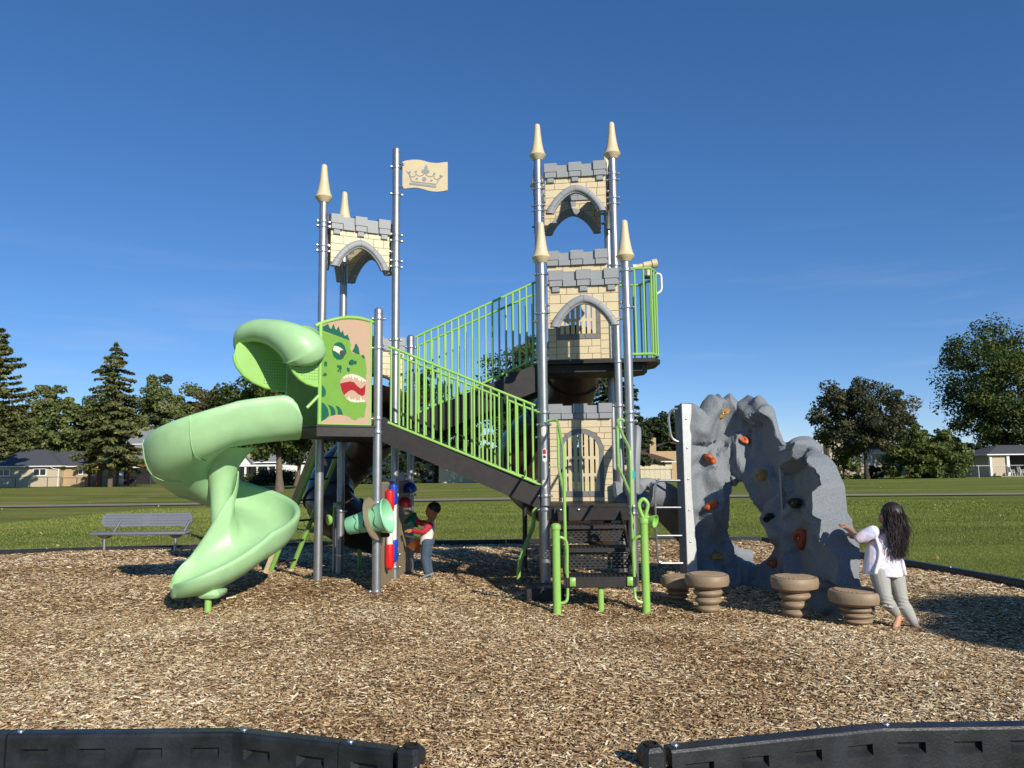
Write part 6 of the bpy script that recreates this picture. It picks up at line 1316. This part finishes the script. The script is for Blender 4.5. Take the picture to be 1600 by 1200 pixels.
def remesh(name, mb, voxel, smooth, m_, parent, sub=False, label=None, ang=None):
    me = mb.mesh(name, 60); ob = bpy.data.objects.new('tmp', me); COL.objects.link(ob)
    r_ = ob.modifiers.new('r', 'REMESH'); r_.mode = 'VOXEL'; r_.voxel_size = voxel; r_.use_smooth_shade = True
    if smooth: s_ = ob.modifiers.new('s', 'SMOOTH'); s_.iterations = smooth; s_.factor = .5
    dg = bpy.context.evaluated_depsgraph_get(); ev = ob.evaluated_get(dg); nm = bpy.data.meshes.new_from_object(ev); bpy.data.objects.remove(ob); nm.name = name; nm.materials.clear(); nm.shade_smooth()
    return link(name, nm, m_, parent, label=label)
def cap(b, pts, n=14, sy=1.0, up=None):
    """tapered limb with rounded ends: pts = [(Vector, r), ...]"""
    P = [Vector(p) for p, r in pts]; rr = [r for p, r in pts]; q = sm(P, 4); r2 = [float(np.interp(i / 4, range(len(rr)), rr)) for i in range(len(q))]
    d0 = (q[0] - q[1]).normalized(); d1 = (q[-1] - q[-2]).normalized()
    q = [q[0] + d0 * r2[0] * .9, q[0] + d0 * r2[0] * .6] + q + [q[-1] + d1 * r2[-1] * .6, q[-1] + d1 * r2[-1] * .9]; r2 = [r2[0] * .35, r2[0] * .8] + r2 + [r2[-1] * .8, r2[-1] * .35]
    b.tube(q, r2, n, sy=sy, up=up)
def ell(b, c, rx, ry, rz, M=None, n=18):
    pr = [(math.sin(a), -math.cos(a)) for a in [math.pi * (i + .02) / 12.04 for i in range(1, 12)]]
    S = Matrix.Diagonal((rx, ry, rz)); b.lathe([(r_, z_) for r_, z_ in [(.08, -.997)] + pr + [(.08, .997)]], n, c, (M @ S) if M is not None else S)
def hand(b, wrist, tip_dir, palm_n, s=1.0, curl=.2, spread=.12):
    """palm and five fingers; palm_n points away from the palm side"""
    w = Vector(wrist); f = Vector(tip_dir).normalized(); pn = (Vector(palm_n) - f * Vector(palm_n).dot(f)).normalized(); lat = f.cross(pn)
    cap(b, [(w, .02 * s), (w + f * .03 * s, .022 * s), (w + f * .055 * s, .02 * s)], 10, 1.35, pn)
    for k, (o_, l) in enumerate(((-.026, .046), (-.009, .054), (.009, .050), (.025, .038))):
        a = w + f * .05 * s + lat * o_ * s; d = (f + lat * (o_ * spread * 90 * .08)).normalized(); c1 = a + d * l * .5 * s; c2 = c1 + (d - pn * curl).normalized() * l * .35 * s; c3 = c2 + (d - pn * curl * 2).normalized() * l * .3 * s
        cap(b, [(a, .0085 * s), (c1, .008 * s), (c2, .0075 * s), (c3, .0065 * s)], 8)
    a = w + f * .015 * s - lat * .022 * s; cap(b, [(a, .0095 * s), (a + (f * .5 - lat).normalized() * .025 * s, .009 * s), (a + (f - lat * .8).normalized() * .05 * s, .0075 * s)], 8)
def girl():
    t_ = thing('person', 'barefoot girl in pale tie-dye shirt and grey leggings, long dark hair, pushing the rock wall', 'person', at(1415, 980, 7.1))
    t_.location.z = 0
    Y0 = 7.12; hd = at(1391, 797, 7.10); b = MB()
    gd = Vector((1, 0, 0))
    ell(b, hd, .085, .095, .108); ell(b, hd + Vector((-.022, .072, -.03)), .055, .05, .06)          # skull, jaw toward the wall
    ell(b, hd + Vector((-.04, .12, -.01)), .014, .014, .02); ell(b, hd + Vector((.055, -.035, -.015)), .014, .02, .028); ell(b, hd + Vector((-.085, -.02, -.015)), .014, .02, .028)
    cap(b, [(hd + Vector((.0, .0, -.07)), .046), (at(1384, 817, 7.1), .048), (at(1381, 828, 7.1), .06)])
    cap(b, [(at(1380, 832, 7.1), .10), (at(1379, 855, 7.1), .105), (at(1382, 884, 7.12), .105)], 16, .75, (1, 0, 0))
    # arms
    Ls, Le, Lw = at(1362, 823, 7.02), at(1348, 837, 7.1), at(1324, 818, 7.34)
    Rs, Re, Rw = at(1399, 823, 7.2), at(1378, 845, 7.42), at(1338, 832, 7.52)
    cap(b, [(Ls, .042), (Ls.lerp(Le, .5), .036), (Le, .031), (Le.lerp(Lw, .35), .031), (Lw, .021)]); hand(b, Lw, at(1312, 809, 7.48) - Lw, (0.25, -.55, .75), 1.05, .12, .2)
    cap(b, [(Rs, .042), (Rs.lerp(Re, .5), .036), (Re, .031), (Re.lerp(Rw, .4), .031), (Rw, .021)]); hand(b, Rw, Vector((-.75, .5, .35)), (.2, -.5, .8), 1.0, .15)
    # legs
    Lh, Lk, La = at(1373, 888, 7.06), at(1384, 929, 7.0), at(1402, 953, 7.14); Rh, Rk, Ra = at(1397, 888, 7.17), at(1409, 932, 7.12), at(1431, 970, 7.08)
    for h_, k_, a_ in ((Lh, Lk, La), (Rh, Rk, Ra)): cap(b, [(h_, .078), (h_.lerp(k_, .5), .066), (k_, .046), (k_.lerp(a_, .35), .05), (k_.lerp(a_, .8), .033), (a_, .028)])
    # left foot: heel up, toes on the chips, sole to the camera ; right foot flat
    hl = La + Vector((.0, -.03, -.005)); toe = at(1397, 978, 7.06); ball = hl.lerp(toe, .66)
    cap(b, [(hl, .028), (hl.lerp(ball, .5), .030), (ball, .036), (ball.lerp(toe, .6), .028)], 12, .62, (1, .1, 0))
    for k in range(5):
        o_ = Vector((-.03 + .014 * k, .0, .0)); cap(b, [(ball.lerp(toe, .5) + o_, .009), (toe + o_ * 1.05 + Vector((0, .02, -.004 + .003 * k)), .008)], 8)
    zf = gz(Ra.x, Ra.y) + .03; hl2 = Vector((Ra.x + .02, Ra.y - .03, zf)); tip = Vector((Ra.x - .05, Ra.y + .12, zf - .012))
    cap(b, [(Ra, .028), (hl2 + Vector((0, .012, .015)), .03)]); cap(b, [(hl2, .028), (hl2.lerp(tip, .5), .026), (hl2.lerp(tip, .8), .03)], 12, .75, (1, .4, 0))
    for k in range(5):
        o_ = Vector((-.026 + .013 * k, .008 * k, 0)); cap(b, [(hl2.lerp(tip, .8) + o_, .009), (tip + o_ + Vector((0, 0, -.004)), .0075)], 8)
    body = remesh('body', b, .0058, 3, 'skin_g', t_)
    # leggings
    b = MB()
    for h_, k_, a_ in ((Lh, Lk, La), (Rh, Rk, Ra)): cap(b, [(h_ + Vector((0, 0, .03)), .084), (h_.lerp(k_, .25), .080), (h_.lerp(k_, .6), .067), (k_, .0525), (k_.lerp(a_, .3), .057), (k_.lerp(a_, .62), .045), (k_.lerp(a_, .86), .037)])
    ell(b, (Lh + Rh) / 2 + Vector((0, 0, .06)), .14, .115, .11)
    # soft wrinkles behind the knees
    for k_, a_ in ((Lk, La), (Rk, Ra)):
        for q in (-.05, -.02, .012, .04): b.tube([k_ + Vector((.052 * math.cos(x), .052 * math.sin(x), q + .008 * math.sin(2 * x))) for x in [i * math.pi / 8 for i in range(16)]], .0065, 6, closed=True)
    remesh('leggings', b, .0065, 3, 'leggings', t_)
    # loose T-shirt: lofted torso, sleeves
    b = MB(); prof = [(817, 1385, .055, .05), (820, 1384, .10, .062), (826, 1382, .137, .078), (836, 1379, .143, .095), (850, 1378, .15, .11), (866, 1379, .165, .122), (880, 1380, .182, .130), (889, 1381, .190, .134)]
    pts = []; 
    rows = []
    for i, (py, px, rx, ry) in enumerate(prof):
        c = at(px, py, 7.1); rows.append([c + Vector((rx * math.cos(a) * (1 + .03 * math.sin(3 * a + i * .8) * (i > 2)), .05 * 0 + ry * math.sin(a) * (1 + .05 * math.sin(4 * a + i) * (i > 2)), (.012 * math.sin(2 * a + 1) if i > 6 else 0) - (.03 * abs(math.cos(a)) if i in (1, 2) else 0))) for a in [2 * math.pi * k / 26 for k in range(26)]])
    b.grid(rows, True); b.f.append(tuple(range(26))); b.f.append(tuple(7 * 26 + k for k in range(26)))
    se = at(1343, 832, 7.06); cap(b, [(Ls + Vector((.03, .03, .0)), .058), (Ls, .058), (Ls.lerp(se, .6), .058), (Ls.lerp(se, 1.0), .050)], 16, .85)
    cap(b, [(Rs + Vector((-.03, -.02, 0)), .068), (Rs, .07), (Rs.lerp(Re, .5), .062), (Rs.lerp(Re, .8), .058)], 16)
    # drape folds down the back
    for x0, y0, x1, y1, x2, y2, r_ in ((1362, 832, 1366, 855, 1358, 884, .016), (1371, 845, 1377, 866, 1376, 886, .015), (1384, 858, 1372, 868, 1362, 872, .013), (1395, 850, 1400, 868, 1404, 886, .016), (1366, 838, 1376, 846, 1386, 850, .012)):
        off = Vector((0, -.085, 0)); cap(b, [(at(x0, y0, 7.1) + off, r_), (at(x1, y1, 7.1) + off * 1.2, r_ * 1.3), (at(x2, y2, 7.1) + off * 1.32, r_)], 8)
    remesh('t_shirt', b, .0065, 3, 'tie_dye', t_)
    # hair: cap plus long strands down the back
    b = MB(); ell(b, hd + Vector((.012, -.012, .012)), .100, .104, .114); cap(b, [(hd + Vector((.02, -.045, -.02)), .095), (at(1396, 815, 7.02), .098), (at(1401, 832, 6.985), .090), (at(1406, 846, 6.97), .065), (at(1410, 860, 6.97), .022)], 16, .5, (1, 0, 0))
    hr = remesh('hair', b, .007, 3, 'hair', t_)
    rd = random.Random(4); st = MB()
    for k in range(330):
        a = rd.uniform(-1.25, 1.25); s0 = hd + Vector((.095 * math.sin(a), -.085 * math.cos(a * .8), rd.uniform(-.03, .085))); e0 = at(rd.gauss(1405, 7.0), rd.uniform(838, 868), 6.93 + rd.uniform(-.015, .03)); mid = s0.lerp(e0, .45) + Vector((.03 * math.sin(a) + rd.uniform(-.012, .012), -.04 + rd.uniform(-.01, .01), .02)); m2 = s0.lerp(e0, .75) + Vector((rd.uniform(-.022, .022), -.015, 0))
        q = sm([s0, mid, m2, e0], 4); st.tube(q, [lerp(.0032, .0012, i / (len(q) - 1)) for i in range(len(q))], 5, caps=False)
    for k in range(16):   # finer wisps to the left over the shirt
        s0 = hd + Vector((-.02, -.09, -.06)); e0 = at(rd.uniform(1381, 1394), rd.uniform(835, 862), 6.97); q = sm([s0, s0.lerp(e0, .5) + Vector((.0, -.03, .02)), e0], 5); st.tube(q, [lerp(.004, .0015, i / (len(q) - 1)) for i in range(len(q))], 5, caps=False)
    w = st.obj('hair_strands', 'hair', hr, 60, recalc=False); w['kind'] = 'stuff'
girl()
def boy():
    Yb = 10.35; t_ = thing('person', 'small boy in red and white shirt and jeans reaching up to the bells', 'person', at(666, 907, Yb)); A = lambda px, py, d=0: at(px, py, Yb + d); b = MB()
    hd = A(676, 797); 
    Q = Matrix.Rotation(R(-18), 3, 'Y')
    ell(b, hd + Vector((.008, 0, .012)), .092, .078, .088); ell(b, hd + Vector((-.03, 0, -.035)), .062, .06, .062); ell(b, hd + Vector((-.083, 0, -.012)), .016, .012, .016); ell(b, hd + Vector((-.076, 0, -.048)), .014, .022, .009); ell(b, hd + Vector((-.062, 0, -.075)), .022, .024, .018); ell(b, hd + Vector((-.066, -.03, .006)), .010, .016, .010)
    ell(b, hd + Vector((.012, -.078, -.018)), .018, .01, .026)
    cap(b, [(hd + Vector((.015, 0, -.06)), .045), (A(672, 815), .045), (A(669, 824), .055)]); cap(b, [(A(669, 824), .075), (A(668, 838), .082), (A(668, 850), .085)], 14, .8, (1, 0, 0))
    s1, e1, w1 = A(670, 822, -.10), A(661, 831, -.12), A(644, 829, -.06); s2, e2, w2 = A(664, 818, .09), A(653, 815, .12), A(645, 803, .16)
    cap(b, [(s1, .032), (e1, .026), (w1, .018)]); hand(b, w1, Vector((-1, .12, .0)), (0, -.5, .9), .95, .25); cap(b, [(s2, .032), (e2, .026), (w2, .018)]); hand(b, w2, Vector((-.75, .2, .6)), (.4, 0, .9), .95, .25)
    h1, k1, a1 = A(667, 850, -.05), A(664, 872, -.05), A(668, 895, -.05); h2, k2, a2 = A(669, 850, .06), A(667, 872, .06), A(671, 894, .06)
    for h_, k_, a_ in ((h1, k1, a1), (h2, k2, a2)): cap(b, [(h_, .06), (k_, .04), (a_, .028)])
    remesh('body', b, .0058, 2, 'skin_b', t_)
    b = MB(); ell(b, hd + Vector((.020, 0, .026)), .094, .084, .086); hr = remesh('hair', b, .007, 2, 'hair', t_)
    # jeans
    b = MB()
    for h_, k_, a_ in ((h1, k1, a1), (h2, k2, a2)): cap(b, [(h_ + Vector((0, 0, .02)), .074), (h_.lerp(k_, .5), .068), (k_, .058), (k_.lerp(a_, .5), .054), (k_.lerp(a_, .93), .052)])
    ell(b, (h1 + h2) / 2 + Vector((0.004, 0, .03)), .092, .095, .085); remesh('jeans', b, .0065, 2, 'jeans', t_)
    # shirt: white body, red back and sleeves
    b = MB(); rows = []
    for py, px, rx, ry in ((816, 672, .05, .05), (819, 671, .07, .085), (825, 669, .088, .105), (836, 667, .088, .10), (846, 666, .086, .10), (850, 666, .088, .104)):
        c = A(px, py); rows.append([c + Vector((rx * math.cos(a), ry * math.sin(a), 0)) for a in [2 * math.pi * k / 22 for k in range(22)]])
    b.grid(rows, True); b.f.append(tuple(range(22))); b.f.append(tuple(5 * 22 + k for k in range(22))); sh = remesh('shirt', b, .0065, 2, 'shirt_white', t_)
    b = MB(); cap(b, [(s1 + Vector((.01, .03, .0)), .046), (s1, .048), (e1, .037), (e1.lerp(w1, .92), .027)]); cap(b, [(s2 + Vector((.01, -.03, 0)), .046), (s2, .046), (e2, .036), (e2.lerp(w2, .92), .026)]); rows = []
    for py, px, rx, ry in ((815, 674, .055, .06), (819, 674, .066, .092), (826, 674, .078, .112), (837, 673, .070, .107), (846, 672.5, .068, .105), (849, 672.5, .07, .107)):
        c = A(px, py); rows.append([c + Vector((rx * math.cos(a) if math.cos(a) > 0 else .35 * rx * math.cos(a), ry * math.sin(a), 0)) for a in [2 * math.pi * k / 22 for k in range(22)]])
    b.grid(rows, True); b.f.append(tuple(range(22))); b.f.append(tuple(5 * 22 + k for k in range(22))); remesh('shirt_panel', b, .006, 2, 'shirt_red', sh)
    # shoes, heels raised
    for a_, dy in ((a1, 0), (a2, 0)):
        b = MB(); heel = a_ + Vector((.03, 0, -.03)); toe = a_ + Vector((-.075, -.02, -.085)); cap(b, [(heel, .036), (heel.lerp(toe, .5), .038), (toe, .03)], 12, .8, (0, 0, 1)); cap(b, [(a_ + Vector((0, 0, .0)), .034), (heel.lerp(toe, .3) + Vector((0, 0, .02)), .036)]); s_ = remesh('shoe', b, .0065, 2, 'shoe', t_)
        MB().tube(sm([heel + Vector((.02, -.034, .0)), heel.lerp(toe, .5) + Vector((0, -.042, .0)), toe + Vector((-.01, -.03, .0))], 3), .009, 6).obj('shoe_stripe', 'shoe_dark', s_)
boy()
